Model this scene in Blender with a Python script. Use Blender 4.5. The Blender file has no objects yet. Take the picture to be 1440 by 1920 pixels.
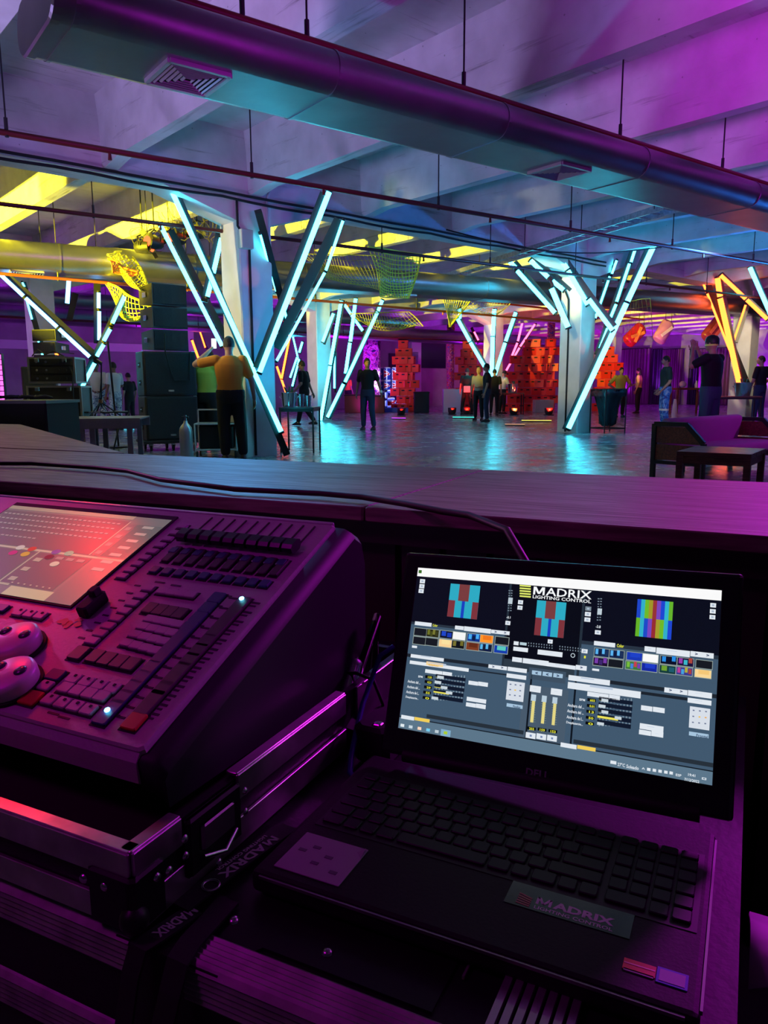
import bpy, bmesh, math, random
import numpy as np
from mathutils import Vector, Matrix
random.seed(7)
SC = bpy.context.scene
COL = SC.collection
# ------------------------------------------------------------------ camera
FPX = 1410.0                       # focal length in pixels of the 1440 x 1920 frame
PITCH = math.radians(9.4); ROLL = math.radians(-0.3)
CAM = np.array([0, 0, 1.02])
cp, sp, cr, sr = math.cos(PITCH), math.sin(PITCH), math.cos(ROLL), math.sin(ROLL)
M3 = np.array([[cr, -sr, 0], [sr, cr, 0], [0, 0, 1]]) @ np.array([[1, 0, 0], [0, -sp, -cp], [0, cp, -sp]])
cd = bpy.data.cameras.new('camera'); cam = bpy.data.objects.new('camera', cd); COL.objects.link(cam)
cd.sensor_fit = 'VERTICAL'; cd.sensor_height = 32.0; cd.lens = 32.0 * FPX / 1920; cd.clip_start = 0.02; cd.clip_end = 200
cam.matrix_world = Matrix([[M3[0][0], -M3[1][0], -M3[2][0], CAM[0]], [M3[0][1], -M3[1][1], -M3[2][1], CAM[1]], [M3[0][2], -M3[1][2], -M3[2][2], CAM[2]], [0, 0, 0, 1]])
cd.dof.use_dof = False
SC.camera = cam
# ------------------------------------------------------------------ world, exposure
w = bpy.data.worlds.new('night'); SC.world = w; w.use_nodes = True
w.node_tree.nodes['Background'].inputs[0].default_value = (0.3, 0.05, 0.4, 1)
w.node_tree.nodes['Background'].inputs[1].default_value = 0.002
vs = SC.view_settings
vs.view_transform = 'Standard'; vs.look = 'None'; vs.gamma = 1; vs.use_curve_mapping = False; vs.exposure = 0.0
SC.render.film_transparent = False
SC.cycles.max_bounces = 5; SC.cycles.diffuse_bounces = 3; SC.cycles.glossy_bounces = 3
SC.cycles.sample_clamp_indirect = 3.0; SC.cycles.use_denoising = True
# building axes: U runs along the ducts, V along the ceiling ribs
YAW = math.radians(49)
def XY(U, V): return (U * math.sin(YAW) - V * math.cos(YAW), U * math.cos(YAW) + V * math.sin(YAW))
def W(U, V, z): x, y = XY(U, V); return Vector((x, y, z))
def UV(p): return p[0] * math.sin(YAW) + p[1] * math.cos(YAW), -p[0] * math.cos(YAW) + p[1] * math.sin(YAW)
def ray(x, y):
    d = M3.T @ np.array([(x - 720) / FPX, (y - 960) / FPX, 1.0]); return d / d[1]
def atz(x, y, z): d = ray(x, y); return Vector(CAM + d * (z - CAM[2]) / d[2])
def atY(x, y, Y): return Vector(CAM + ray(x, y) * Y)
def floor_at(x, y): return atz(x, y, 0.0)
# ------------------------------------------------------------------ lights
HB = math.radians(26)
def B0(x, y, z): return Vector((math.cos(HB) * x + math.sin(HB) * y, -math.sin(HB) * x + math.cos(HB) * y, z))
def lin(c): return tuple((v / 12.92 if v <= .04045 else ((v + .055) / 1.055) ** 2.4) for v in c)
def rgb(r, g, b): return lin((r / 255, g / 255, b / 255))
CY = (0.03, 0.55, 1.0); YE = (1.0, 0.85, 0.02); MA = (0.85, 0.02, 1.0); RE = (1.0, 0.008, 0.003); PU = (0.45, 0.02, 1.0); ORA = (1.0, 0.12, 0.02)
def spot(name, p, q, col, power, angle, blend=.5, size=.08):
    l = bpy.data.lights.new(name, 'SPOT'); l.color = col; l.energy = power; l.spot_size = math.radians(angle); l.spot_blend = blend; l.shadow_soft_size = size
    o = bpy.data.objects.new(name, l); COL.objects.link(o); o.location = p
    o.rotation_euler = (Vector(q) - Vector(p)).to_track_quat('-Z', 'Y').to_euler(); return o
def area(name, p, q, col, power, sx, sy=None):
    l = bpy.data.lights.new(name, 'AREA'); l.color = col; l.energy = power; l.shape = 'RECTANGLE'; l.size = sx; l.size_y = sy or sx
    o = bpy.data.objects.new(name, l); COL.objects.link(o); o.location = p
    o.rotation_euler = (Vector(q) - Vector(p)).to_track_quat('-Z', 'Y').to_euler(); return o
# yellow wash on second bay ribs from out-of-view left; narrow spot added for far ribs
spot('yellow_flood', W(-6.0, 12.5, 2.2), W(6.0, 14.3, 5.2), YE, 32000, 34, .2, .05)
spot('yellow_flood', W(-6.0, 13.1, 2.3), W(18.0, 14.4, 5.9), YE, 60000, 17, .3, .05)
# magenta wash, operator side
spot('magenta_wash', W(1.0, -2.5, 1.6), W(8.6, 1.5, 4.5), MA, 3400, 58, 1.0, .4)
spot('magenta_wash', W(2.5, -2.0, 1.7), W(3.8, 4.3, 3.3), MA, 800, 34, 1.0, .5)
spot('booth_wash', B0(-1.9, -.9, 3.3), B0(-.95, .8, .7), (0.85, .0, .85), 64, 38, 1.0, .35)
spot('booth_wash', B0(1.3, .2, 2.6), B0(-.3, .7, .6), (0.85, .0, .9), 1.5, 60, 1.0, .1)
spot('stage_deck_wash', W(5.0, .9, 2.6), B0(.5, 2.0, .78), MA, 620, 40, 1.0, .3)
spot('blue_deck_wash', (-5.2, 6.0, 3.2), (-2.6, 2.9, .78), (.75, .12, .75), 330, 60, 1.0, .2)
spot('cyan_deck_wash', (-1.6, 7.5, 3.0), (-.35, 2.3, .78), (.08, .4, 1), 200, 24, 1.0, .1)
# added fill on the first bay's ceiling, unseen spots beyond both picture edges
spot('ceiling_fill', W(-1.6, 6.6, .9), W(4.6, 7.2, 4.2), (.60, .42, 1.0), 1350, 68, 1.0, .6)
spot('ceiling_fill', W(20, 3.6, .8), W(12, 6.6, 6.2), (.02, .22, 1.0), 4600, 66, 1.0, .6)
spot('cyan_wash', W(1.5, 9.2, 1.2), W(4.0, 4.8, 3.0), CY, 520, 30, .8, .1)
spot('cyan_wash', W(13.2, 9.2, 1.3), W(11.0, 4.6, 3.0), CY, 420, 32, .8, .1)
# purple wash of the far bays
for (U, V) in ((4, 24), (12, 24.5), (20, 25), (28, 24), (33, 15), (34, 21), (-4, 22)):
    area('purple_wash', W(U, V, .8), W(U + 1.5, V, 4.2), (0.55, .01, 1.0), 160, 1.0)
area('red_wash', W(34, 26, .6), W(34, 27, 3), RE, 90, 1.2)
spot('hall_floor_fill', W(13.5, 6.0, 3.6), W(10.5, 11.5, 0), (.10, .42, 1.0), 800, 75, 1.0, .3)  # added blue spot that brightens the floor, without a fixture
spot('sofa_fill', W(12.0, .6, 3.6), W(9.6, 3.9, .4), MA, 260, 30, .8, .2)  # added magenta spot to lift the sofa cushions
spot('column_blue_fill', W(7.6, 7.4, 1.2), W(6.2, 9.84, 1.9), (0, .32, 1), 160, 52, .8, .1)  # added spot that turns the nearest column's right face blue
# warm spots that land on the columns
spot('column_spot', W(4.8, 4.9, 2.9), W(6.0, 9.84, 2.62), ORA, 160, 4, .6, .02)
spot('column_spot', W(5.2, 4.9, 2.9), W(6.0, 9.84, 1.85), ORA, 90, 5, .6, .02)
spot('column_spot', W(13.0, 5.5, 2.9), W(14.42, 9.84, 1.95), ORA, 260, 7, .5, .02)
spot('column_spot', W(13.0, 5.5, 2.7), W(14.42, 9.84, 1.0), ORA, 420, 7, .5, .02)
# pale keylights that brush the column faces
def wash(u, v, z, U, V, zz, P_, a, c=(1, .9, .5)): spot('column_wash', W(u, v, z), W(U, V, zz), c, P_, a, .5, .1)
wash(2.2, 10.6, 2.6, 5.9, 10.1, 2.3, 420, 45)
wash(9.5, 8.0, 3.3, 14.3, 9.9, 2.0, 330, 30, (1, .95, .5)); wash(10.5, 11.5, 3.0, 14.3, 10.2, 3.2, 700, 24, YE)
wash(18.5, 8.0, 3.3, 22.7, 9.9, 2.0, 600, 36, (1, .9, .45)); wash(18.5, 11.5, 3.0, 22.7, 10.2, 2.9, 160, 30)
wash(9.8, 18.5, 3.1, 14.3, 19.7, 2.2, 450, 38, (1, .85, .35)); wash(18.3, 18.5, 3.1, 22.7, 19.7, 2.2, 350, 38, (.8, .85, .9))
wash(2.0, 18.5, 3.1, 5.9, 19.7, 2.0, 120, 45, (.7, .75, 1.0))
# ------------------------------------------------------------------ materials
MATS = {}
def mat(name, col, rough=.6, metal=0.0, emit=None, strength=0.0, noise=0.0, nscale=8.0, bump=0.0, spec=None):
    if name in MATS: return MATS[name]
    m = bpy.data.materials.new(name); m.use_nodes = True; nt = m.node_tree; b = nt.nodes['Principled BSDF']
    b.inputs['Base Color'].default_value = (*col, 1); b.inputs['Roughness'].default_value = rough; b.inputs['Metallic'].default_value = metal
    if spec is not None: b.inputs['Specular IOR Level'].default_value = spec
    if emit: b.inputs['Emission Color'].default_value = (*emit, 1); b.inputs['Emission Strength'].default_value = strength
    if noise or bump:
        tc = nt.nodes.new('ShaderNodeTexCoord'); nz = nt.nodes.new('ShaderNodeTexNoise'); nz.inputs['Scale'].default_value = nscale; nz.inputs['Detail'].default_value = 6
        nt.links.new(tc.outputs['Object'], nz.inputs['Vector'])
        if noise:
            mr = nt.nodes.new('ShaderNodeMapRange'); mr.inputs[3].default_value = 1 - noise; mr.inputs[4].default_value = 1 + noise
            mr.inputs[1].default_value = .3; mr.inputs[2].default_value = .7
            nt.links.new(nz.outputs['Fac'], mr.inputs[0])
            mx = nt.nodes.new('ShaderNodeVectorMath'); mx.operation = 'SCALE'; mx.inputs[0].default_value = col
            nt.links.new(mr.outputs[0], mx.inputs['Scale']); nt.links.new(mx.outputs[0], b.inputs['Base Color'])
        if bump:
            bp = nt.nodes.new('ShaderNodeBump'); bp.inputs['Strength'].default_value = bump; bp.inputs['Distance'].default_value = .02
            nt.links.new(nz.outputs['Fac'], bp.inputs['Height']); nt.links.new(bp.outputs[0], b.inputs['Normal'])
    MATS[name] = m; return m
def board_concrete(name, col, scale=5.0, crack=.5):
    """white painted concrete with formwork board lines, pits and fine cracks"""
    m = mat(name, col, .75, noise=.12, nscale=3.0, bump=.25); nt = m.node_tree; b = nt.nodes['Principled BSDF']
    tc = nt.nodes['Texture Coordinate']
    mp = nt.nodes.new('ShaderNodeMapping'); mp.inputs['Scale'].default_value = (.35, 5.5, 5.5)
    nt.links.new(tc.outputs['Object'], mp.inputs[0])
    n2 = nt.nodes.new('ShaderNodeTexNoise'); n2.inputs['Scale'].default_value = 2.2; n2.inputs['Detail'].default_value = 9; n2.inputs['Roughness'].default_value = .65
    nt.links.new(mp.outputs[0], n2.inputs['Vector'])
    r = nt.nodes.new('ShaderNodeMapRange'); r.inputs[1].default_value = .28; r.inputs[2].default_value = .42; r.inputs[3].default_value = .45; r.inputs[4].default_value = 1.0
    nt.links.new(n2.outputs['Fac'], r.inputs[0])
    vo = nt.nodes.new('ShaderNodeTexVoronoi'); vo.inputs['Scale'].default_value = 6.0
    nt.links.new(tc.outputs['Object'], vo.inputs['Vector'])
    r2 = nt.nodes.new('ShaderNodeMapRange'); r2.inputs[1].default_value = .03; r2.inputs[2].default_value = .07; r2.inputs[3].default_value = .5; r2.inputs[4].default_value = 1.0
    nt.links.new(vo.outputs['Distance'], r2.inputs[0])
    mu = nt.nodes.new('ShaderNodeMath'); mu.operation = 'MULTIPLY'; nt.links.new(r.outputs[0], mu.inputs[0]); nt.links.new(r2.outputs[0], mu.inputs[1])
    old = b.inputs['Base Color'].links[0].from_socket
    sc2 = nt.nodes.new('ShaderNodeVectorMath'); sc2.operation = 'SCALE'; nt.links.new(old, sc2.inputs[0]); nt.links.new(mu.outputs[0], sc2.inputs['Scale'])
    nt.links.new(sc2.outputs[0], b.inputs['Base Color'])
    return m
def wood_grain(name, c1, c2, rough=.4, scale=(1, 14, 14), wear=0.0):
    m = mat(name, c1, rough); nt = m.node_tree; b = nt.nodes['Principled BSDF']
    tc = nt.nodes.new('ShaderNodeTexCoord'); mp = nt.nodes.new('ShaderNodeMapping'); mp.inputs['Scale'].default_value = scale
    nz = nt.nodes.new('ShaderNodeTexNoise'); nz.inputs['Scale'].default_value = 4; nz.inputs['Detail'].default_value = 8; nz.inputs['Distortion'].default_value = .6
    cr_ = nt.nodes.new('ShaderNodeValToRGB'); cr_.color_ramp.elements[0].color = (*c2, 1); cr_.color_ramp.elements[1].color = (*c1, 1)
    cr_.color_ramp.elements[0].position = .35; cr_.color_ramp.elements[1].position = .65
    nt.links.new(tc.outputs['Object'], mp.inputs[0]); nt.links.new(mp.outputs[0], nz.inputs[0]); nt.links.new(nz.outputs['Fac'], cr_.inputs[0])
    bp = nt.nodes.new('ShaderNodeBump'); bp.inputs['Strength'].default_value = .35; bp.inputs['Distance'].default_value = .003
    nt.links.new(nz.outputs['Fac'], bp.inputs['Height']); nt.links.new(bp.outputs[0], b.inputs['Normal'])
    rr = nt.nodes.new('ShaderNodeMapRange'); rr.inputs[3].default_value = rough + .15; rr.inputs[4].default_value = rough - .12
    nt.links.new(nz.outputs['Fac'], rr.inputs[0]); nt.links.new(rr.outputs[0], b.inputs['Roughness'])
    nt.links.new(cr_.outputs[0], b.inputs['Base Color'])
    return m
def glow(name, col, s):
    if name in MATS: return MATS[name]
    m = bpy.data.materials.new(name); m.use_nodes = True; nt = m.node_tree; nt.nodes.clear()
    e = nt.nodes.new('ShaderNodeEmission'); o = nt.nodes.new('ShaderNodeOutputMaterial'); e.inputs[0].default_value = (*col, 1); e.inputs[1].default_value = s
    nt.links.new(e.outputs[0], o.inputs[0]); MATS[name] = m; return m
def speckle(name, cols, scale, rough=.6, vor=True):
    """painted pattern (graffiti paper): voronoi / noise blotches through a colour ramp"""
    m = mat(name, cols[0], rough); nt = m.node_tree; b = nt.nodes['Principled BSDF']
    tc = nt.nodes.new('ShaderNodeTexCoord'); nz = nt.nodes.new('ShaderNodeTexNoise'); nz.inputs['Scale'].default_value = scale; nz.inputs['Distortion'].default_value = 2.2; nz.inputs['Detail'].default_value = 2
    cr_ = nt.nodes.new('ShaderNodeValToRGB'); cr_.color_ramp.interpolation = 'CONSTANT'
    el = cr_.color_ramp.elements
    while len(el) < len(cols): el.new(.5)
    for i, c in enumerate(cols): el[i].position = .3 + .4 * i / len(cols) if i else 0; el[i].color = (*c, 1)
    nt.links.new(tc.outputs['Object'], nz.inputs[0]); nt.links.new(nz.outputs['Fac'], cr_.inputs[0]); nt.links.new(cr_.outputs[0], b.inputs['Base Color']); return m
def colattr(name, strength=None, rough=.5):
    if name in MATS: return MATS[name]
    m = bpy.data.materials.new(name); m.use_nodes = True; nt = m.node_tree
    a = nt.nodes.new('ShaderNodeVertexColor'); a.layer_name = 'Col'
    if strength is None:
        nt.links.new(a.outputs[0], nt.nodes['Principled BSDF'].inputs['Base Color']); nt.nodes['Principled BSDF'].inputs['Roughness'].default_value = rough
    else:
        b = nt.nodes['Principled BSDF']; b.inputs['Base Color'].default_value = (.01, .01, .01, 1); b.inputs['Roughness'].default_value = .25
        nt.links.new(a.outputs[0], b.inputs['Emission Color']); b.inputs['Emission Strength'].default_value = strength
    MATS[name] = m; return m
BLK = mat('black_metal', (.012, .012, .015), .45)
BLKM = mat('black_matte', (.01, .01, .012), .8)
RUB = mat('black_rubber', (.015, .015, .015), .7)
ALU = mat('aluminium', (.55, .55, .57), .38, .9, noise=.25, nscale=20)
STEEL = mat('steel', (.6, .6, .62), .25, 1.0)
CHROME = mat('chrome', (.8, .8, .82), .12, 1.0)
# ------------------------------------------------------------------ mesh helpers
class MB:
    def __init__(s): s.v = []; s.f = []; s.m = []; s.c = []; s.sm = []
    def add(s, vs, fs, mi=0, col=None, smooth=False):
        k = len(s.v); s.v += [tuple(v) for v in vs]
        for f in fs: s.f.append(tuple(i + k for i in f)); s.m.append(mi); s.c.append(col); s.sm.append(smooth)
        return s
    def box(s, c, d, R=None, mi=0, bev=0.0):
        c = Vector(c); hx, hy, hz = d[0] / 2, d[1] / 2, d[2] / 2
        if bev <= 0:
            vs = [Vector((x, y, z)) for x in (-hx, hx) for y in (-hy, hy) for z in (-hz, hz)]
            fs = [(0, 1, 3, 2), (4, 6, 7, 5), (0, 4, 5, 1), (2, 3, 7, 6), (0, 2, 6, 4), (1, 5, 7, 3)]
        else:   # chamfered in plan with slightly inset top and bottom
            b = min(bev, hx * .9, hy * .9, hz * .9)
            def ring(z, i): return [Vector(p) for p in ((-hx + b + i, -hy + i, z), (hx - b - i, -hy + i, z), (hx - i, -hy + b + i, z), (hx - i, hy - b - i, z), (hx - b - i, hy - i, z), (-hx + b + i, hy - i, z), (-hx + i, hy - b - i, z), (-hx + i, -hy + b + i, z))]
            vs = ring(-hz, b * .6) + ring(-hz + b * .6, 0) + ring(hz - b * .6, 0) + ring(hz, b * .6)
            fs = [tuple(range(7, -1, -1)), tuple(range(24, 32))]
            for r in range(3):
                for i in range(8): fs.append((r * 8 + i, r * 8 + (i + 1) % 8, r * 8 + 8 + (i + 1) % 8, r * 8 + 8 + i))
        if R is not None: vs = [R @ v for v in vs]
        return s.add([c + v for v in vs], fs, mi)
    def bar(s, a, b, w, h, up=(0, 0, 1), mi=0):
        a, b = Vector(a), Vector(b); z = (b - a); L = z.length; z.normalize(); u = Vector(up)
        if abs(z.dot(u)) > .99: u = Vector((1, 0, 0))
        x = z.cross(u).normalized(); y = x.cross(z).normalized()
        vs = [p + x * i * w / 2 + y * j * h / 2 for p in (a, b) for i, j in ((-1, -1), (1, -1), (1, 1), (-1, 1))]
        return s.add(vs, [(3, 2, 1, 0), (4, 5, 6, 7), (0, 1, 5, 4), (1, 2, 6, 5), (2, 3, 7, 6), (3, 0, 4, 7)], mi)
    def cyl(s, a, b, r0, r1=None, n=12, mi=0, cap=True):
        r1 = r0 if r1 is None else r1; a, b = Vector(a), Vector(b); z = (b - a).normalized()
        x = z.orthogonal().normalized(); y = z.cross(x)
        vs = [p + (x * math.cos(2 * math.pi * i / n) + y * math.sin(2 * math.pi * i / n)) * r for p, r in ((a, r0), (b, r1)) for i in range(n)]
        s.add(vs, [(i, (i + 1) % n, n + (i + 1) % n, n + i) for i in range(n)], mi, smooth=True)
        if cap: s.add(vs, [tuple(range(n - 1, -1, -1)), tuple(range(n, 2 * n))], mi)
        return s
    def tube(s, pts, r, n=8, mi=0, closed=False):
        pts = [Vector(p) for p in pts]; N = len(pts); vs = []; prev = None
        for i, p in enumerate(pts):
            t = (pts[min(i + 1, N - 1)] - pts[max(i - 1, 0)]).normalized()
            x = t.orthogonal().normalized() if prev is None else (prev - t * prev.dot(t)).normalized()
            prev = x; y = t.cross(x); rr = r[i] if isinstance(r, (list, tuple)) else r
            vs += [p + (x * math.cos(2 * math.pi * k / n) + y * math.sin(2 * math.pi * k / n)) * rr for k in range(n)]
        fs = [(i * n + k, i * n + (k + 1) % n, (i + 1) * n + (k + 1) % n, (i + 1) * n + k) for i in range(N - 1) for k in range(n)]
        s.add(vs, fs, mi, smooth=True); s.add(vs, [tuple(range(n - 1, -1, -1)), tuple(range((N - 1) * n, N * n))], mi); return s
    def loft(s, rings, mi=0, cap=True, smooth=True):
        n = len(rings[0]); vs = [v for r in rings for v in r]
        s.add(vs, [(i * n + k, i * n + (k + 1) % n, (i + 1) * n + (k + 1) % n, (i + 1) * n + k) for i in range(len(rings) - 1) for k in range(n)], mi, smooth=smooth)
        if cap: s.add(vs, [tuple(range(n - 1, -1, -1)), tuple(range((len(rings) - 1) * n, len(rings) * n))], mi)
        return s
    def ball(s, c, r, n=12, m=8, R=None, mi=0):
        c = Vector(c); r = (r, r, r) if isinstance(r, (int, float)) else r; rings = []
        for j in range(1, m):
            a = math.pi * j / m
            rings.append([Vector((math.sin(a) * math.cos(2 * math.pi * i / n) * r[0], math.sin(a) * math.sin(2 * math.pi * i / n) * r[1], -math.cos(a) * r[2])) for i in range(n)])
        if R is not None: rings = [[R @ v for v in q] for q in rings]
        return s.loft([[c + v for v in q] for q in rings], mi)
    def prism(s, poly, axis, a, b, mi=0, frame=None):
        """poly: 2D points; extruded along axis vector from a to b; frame=(X, Y, Z, O)"""
        X, Y, Z, O = frame
        r0 = [O + X * p[0] + Y * p[1] + Z * a for p in poly]; r1 = [O + X * p[0] + Y * p[1] + Z * b for p in poly]
        return s.loft([r0, r1], mi, smooth=False)
    def quad(s, a, b, c, d, mi=0, col=None): return s.add([a, b, c, d], [(0, 1, 2, 3)], mi, col)
    def build(s, name, mats, parent=None, world=False, bevel=0.0):
        me = bpy.data.meshes.new(name)
        vs = s.v
        if parent is not None and world:
            inv = root_of(parent).matrix_basis.inverted(); vs = [tuple(inv @ Vector(v)) for v in vs]
        me.from_pydata(vs, [], s.f)
        if not isinstance(mats, (list, tuple)): mats = [mats]
        for m in mats: me.materials.append(m)
        me.polygons.foreach_set('material_index', s.m); me.polygons.foreach_set('use_smooth', s.sm)
        if any(c is not None for c in s.c):
            ca = me.color_attributes.new('Col', 'FLOAT_COLOR', 'CORNER'); arr = []
            for f, c in zip(s.f, s.c): arr += list((*(c or (0, 0, 0)), 1)) * len(f)
            ca.data.foreach_set('color', arr)
        me.validate(); me.update()
        o = bpy.data.objects.new(name, me); COL.objects.link(o)
        if parent is not None: o.parent = parent
        if bevel:
            mod = o.modifiers.new('bevel', 'BEVEL'); mod.width = bevel; mod.segments = 2; mod.limit_method = 'ANGLE'
        return o
def root_of(o):
    while o.parent: o = o.parent
    return o
def tag(o, label, cat, group=None, kind=None):
    if label: o['label'] = label
    if cat: o['category'] = cat
    if group: o['group'] = group
    if kind: o['kind'] = kind
    return o
def thing(name, label, cat, loc=(0, 0, 0), rz=0.0, group=None, R=None):
    o = bpy.data.objects.new(name, None); COL.objects.link(o); o.empty_display_size = .1
    if R is not None: o.matrix_basis = Matrix.Translation(Vector(loc)) @ R.to_4x4()
    else: o.matrix_basis = Matrix.Translation(Vector(loc)) @ Matrix.Rotation(rz, 4, 'Z')
    return tag(o, label, cat, group)
def structure(o): o['kind'] = 'structure'; return o
def copy_thing(src, loc, rz=0.0, label=None, group=None):
    c = src.copy(); COL.objects.link(c); c.matrix_basis = Matrix.Translation(Vector(loc)) @ Matrix.Rotation(rz, 4, 'Z')
    if label: c['label'] = label
    if group: c['group'] = group
    for ch in src.children:
        d = ch.copy(); COL.objects.link(d); d.parent = c
        for g in ch.children: e = g.copy(); COL.objects.link(e); e.parent = d
    return c
def share(name, o, parent, loc=None, basis=None):
    """another child that shares o's mesh"""
    c = bpy.data.objects.new(name, o.data); COL.objects.link(c); c.parent = parent
    if loc is not None: c.location = loc
    if basis is not None: c.matrix_basis = basis
    return c
_TXT = {}
def text_geo(body, bold=0.0, sx=1.0):
    """triangulated letters, height about 1, as (verts, faces, width)"""
    key = (body, bold)
    if key not in _TXT:
        cu = bpy.data.curves.new('t', 'FONT'); cu.body = body; cu.size = 1.0; cu.offset = bold; cu.resolution_u = 2
        o = bpy.data.objects.new('t', cu); COL.objects.link(o)
        dg = bpy.context.evaluated_depsgraph_get(); me = o.evaluated_get(dg).to_mesh()
        vs = [tuple(v.co) for v in me.vertices]; fs = [tuple(p.vertices) for p in me.polygons]
        o.to_mesh_clear(); bpy.data.objects.remove(o); bpy.data.curves.remove(cu)
        x0 = min(v[0] for v in vs); x1 = max(v[0] for v in vs); y0 = min(v[1] for v in vs); y1 = max(v[1] for v in vs)
        _TXT[key] = ([((v[0] - x0) / (x1 - x0), (v[1] - y0) / (y1 - y0)) for v in vs], fs)
    return _TXT[key]
def put_text(mb, body, O, X, Y, col=None, bold=0.0, mi=0):
    """letters filling the parallelogram O, O+X, O+Y"""
    if body == 'MADRIX':        # wide heavy M drawn as strokes, the font fills the other letters
        for q in (((0, 0), (.035, 0), (.035, 1), (0, 1)), ((.165, 0), (.2, 0), (.2, 1), (.165, 1)), ((0, 1), (.082, .12), (.118, .12), (.05, 1)), ((.15, 1), (.082, .12), (.118, .12), (.2, 1))):
            mb.add([O + X * v[0] + Y * v[1] for v in q], [(0, 1, 2, 3)], mi, col)
        O = O + X * .222; X = X * .778; body = 'ADRIX'
    vs, fs = text_geo(body, bold)
    mb.add([O + X * v[0] + Y * v[1] for v in vs], fs, mi, col)
# ================================================================== THE SETTING
CONC = board_concrete('painted_concrete', (.62, .62, .66))
COLM = mat('column_paint', (.72, .72, .70), .6, noise=.08, nscale=3, bump=.15)
WALLM = mat('wall_paint', (.34, .33, .36), .8, noise=.15, nscale=1.5, bump=.1)
CAPM = mat('beam_paint', (.5, .5, .55), .75, noise=.12, nscale=3, bump=.2)
flm = mat('polished_floor', (.26, .27, .28), .2, noise=.14, nscale=.7, bump=.0, spec=.6)
nt = flm.node_tree; b = nt.nodes['Principled BSDF']; tc = nt.nodes['Texture Coordinate']
n2 = nt.nodes.new('ShaderNodeTexNoise'); n2.inputs['Scale'].default_value = 2.6; n2.inputs['Detail'].default_value = 10; n2.inputs['Roughness'].default_value = .62
nt.links.new(tc.outputs['Object'], n2.inputs[0])
r = nt.nodes.new('ShaderNodeMapRange'); r.inputs[1].default_value = .3; r.inputs[2].default_value = .7; r.inputs[3].default_value = .12; r.inputs[4].default_value = .34
nt.links.new(n2.outputs['Fac'], r.inputs[0]); nt.links.new(r.outputs[0], b.inputs['Roughness'])
bp = nt.nodes.new('ShaderNodeBump'); bp.inputs['Strength'].default_value = .45; bp.inputs['Distance'].default_value = .02
nt.links.new(n2.outputs['Fac'], bp.inputs['Height']); nt.links.new(bp.outputs[0], b.inputs['Normal'])
U0, U1, V0, V1 = -12.0, 40.0, -6.0, 30.0
RB = Matrix.Rotation(-(YAW - math.pi / 2), 3, 'Z')          # building axes: local x = U, local y = V
RB = Matrix([[math.sin(YAW), -math.cos(YAW), 0], [math.cos(YAW), math.sin(YAW), 0], [0, 0, 1]])
def bbox_uv(mb, u0, u1, v0, v1, z0, z1, mi=0): mb.box(W((u0 + u1) / 2, (v0 + v1) / 2, (z0 + z1) / 2), (u1 - u0, v1 - v0, z1 - z0), RB, mi)
def uvobj(name, u0, u1, v0, v1, z0, z1, m, parent=None):
    """box in building axes, its own local frame along U so that textures follow it"""
    mb = MB(); mb.box((0, 0, 0), (u1 - u0, v1 - v0, z1 - z0)); o = mb.build(name, m, parent)
    o.matrix_basis = Matrix.Translation(W((u0 + u1) / 2, (v0 + v1) / 2, (z0 + z1) / 2)) @ RB.to_4x4(); return o
structure(uvobj('floor', U0, U1, V0, V1, -.2, 0, flm))
ceil = structure(uvobj('ceiling', U0, U1, V0, V1, 4.6, 4.8, CONC))
ci = ceil.matrix_basis.inverted()
BR = (.4, 10.1, 19.8, 29.5)
for V in BR[:3]:
    o = uvobj('beam', U0, U1, V - .25, V + .25, 3.7, 4.6, CONC, ceil); o.matrix_basis = ci @ o.matrix_basis
seg = ((V0, .15), (.65, 9.85), (10.35, 19.55), (20.05, V1))
def rib_mesh(L):
    mb = MB(); a, c, h = .085, .13, .40
    prof = [(-a, -h), (a, -h), (a + .015, h * .3), (c, h), (-c, h), (-a - .015, h * .3)]
    # along local x, slight haunch at both ends
    rings = []
    for x, dz in ((-L / 2, -.07), (-L / 2 + .5, 0), (L / 2 - .5, 0), (L / 2, -.07)):
        rings.append([Vector((x, p[0], p[1] + (dz if p[1] < 0 else 0))) for p in prof])
    mb.loft(rings, smooth=False); return mb
RV = Matrix([[-math.cos(YAW), -math.sin(YAW), 0], [math.sin(YAW), -math.cos(YAW), 0], [0, 0, 1]])   # local x = V
src = {}
for k in range(-8, 17):
    U = 6.1 + 2.1 * k
    for va, vb in seg:
        if U < U0 + .3 or U > U1 - .3 or (vb < 1 and abs(U) > 8): continue
        L = round(vb - va, 2)
        if L not in src:
            o = rib_mesh(L).build('rib', CONC, ceil); src[L] = o
        else: o = share('rib', src[L], ceil)
        o.matrix_basis = ci @ (Matrix.Translation(W(U, (va + vb) / 2, 4.20)) @ RV.to_4x4())
structure(uvobj('wall_back', U0, U1, V1, V1 + .2, 0, 4.6, WALLM))
structure(uvobj('wall_right', U1, U1 + .2, V0, V1, 0, 4.6, WALLM))
structure(uvobj('wall_left', U0 - .2, U0, V0, V1, 0, 4.6, WALLM))
structure(uvobj('wall_front', U0, U1, V0 - .2, V0, 0, 4.6, WALLM))
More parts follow.
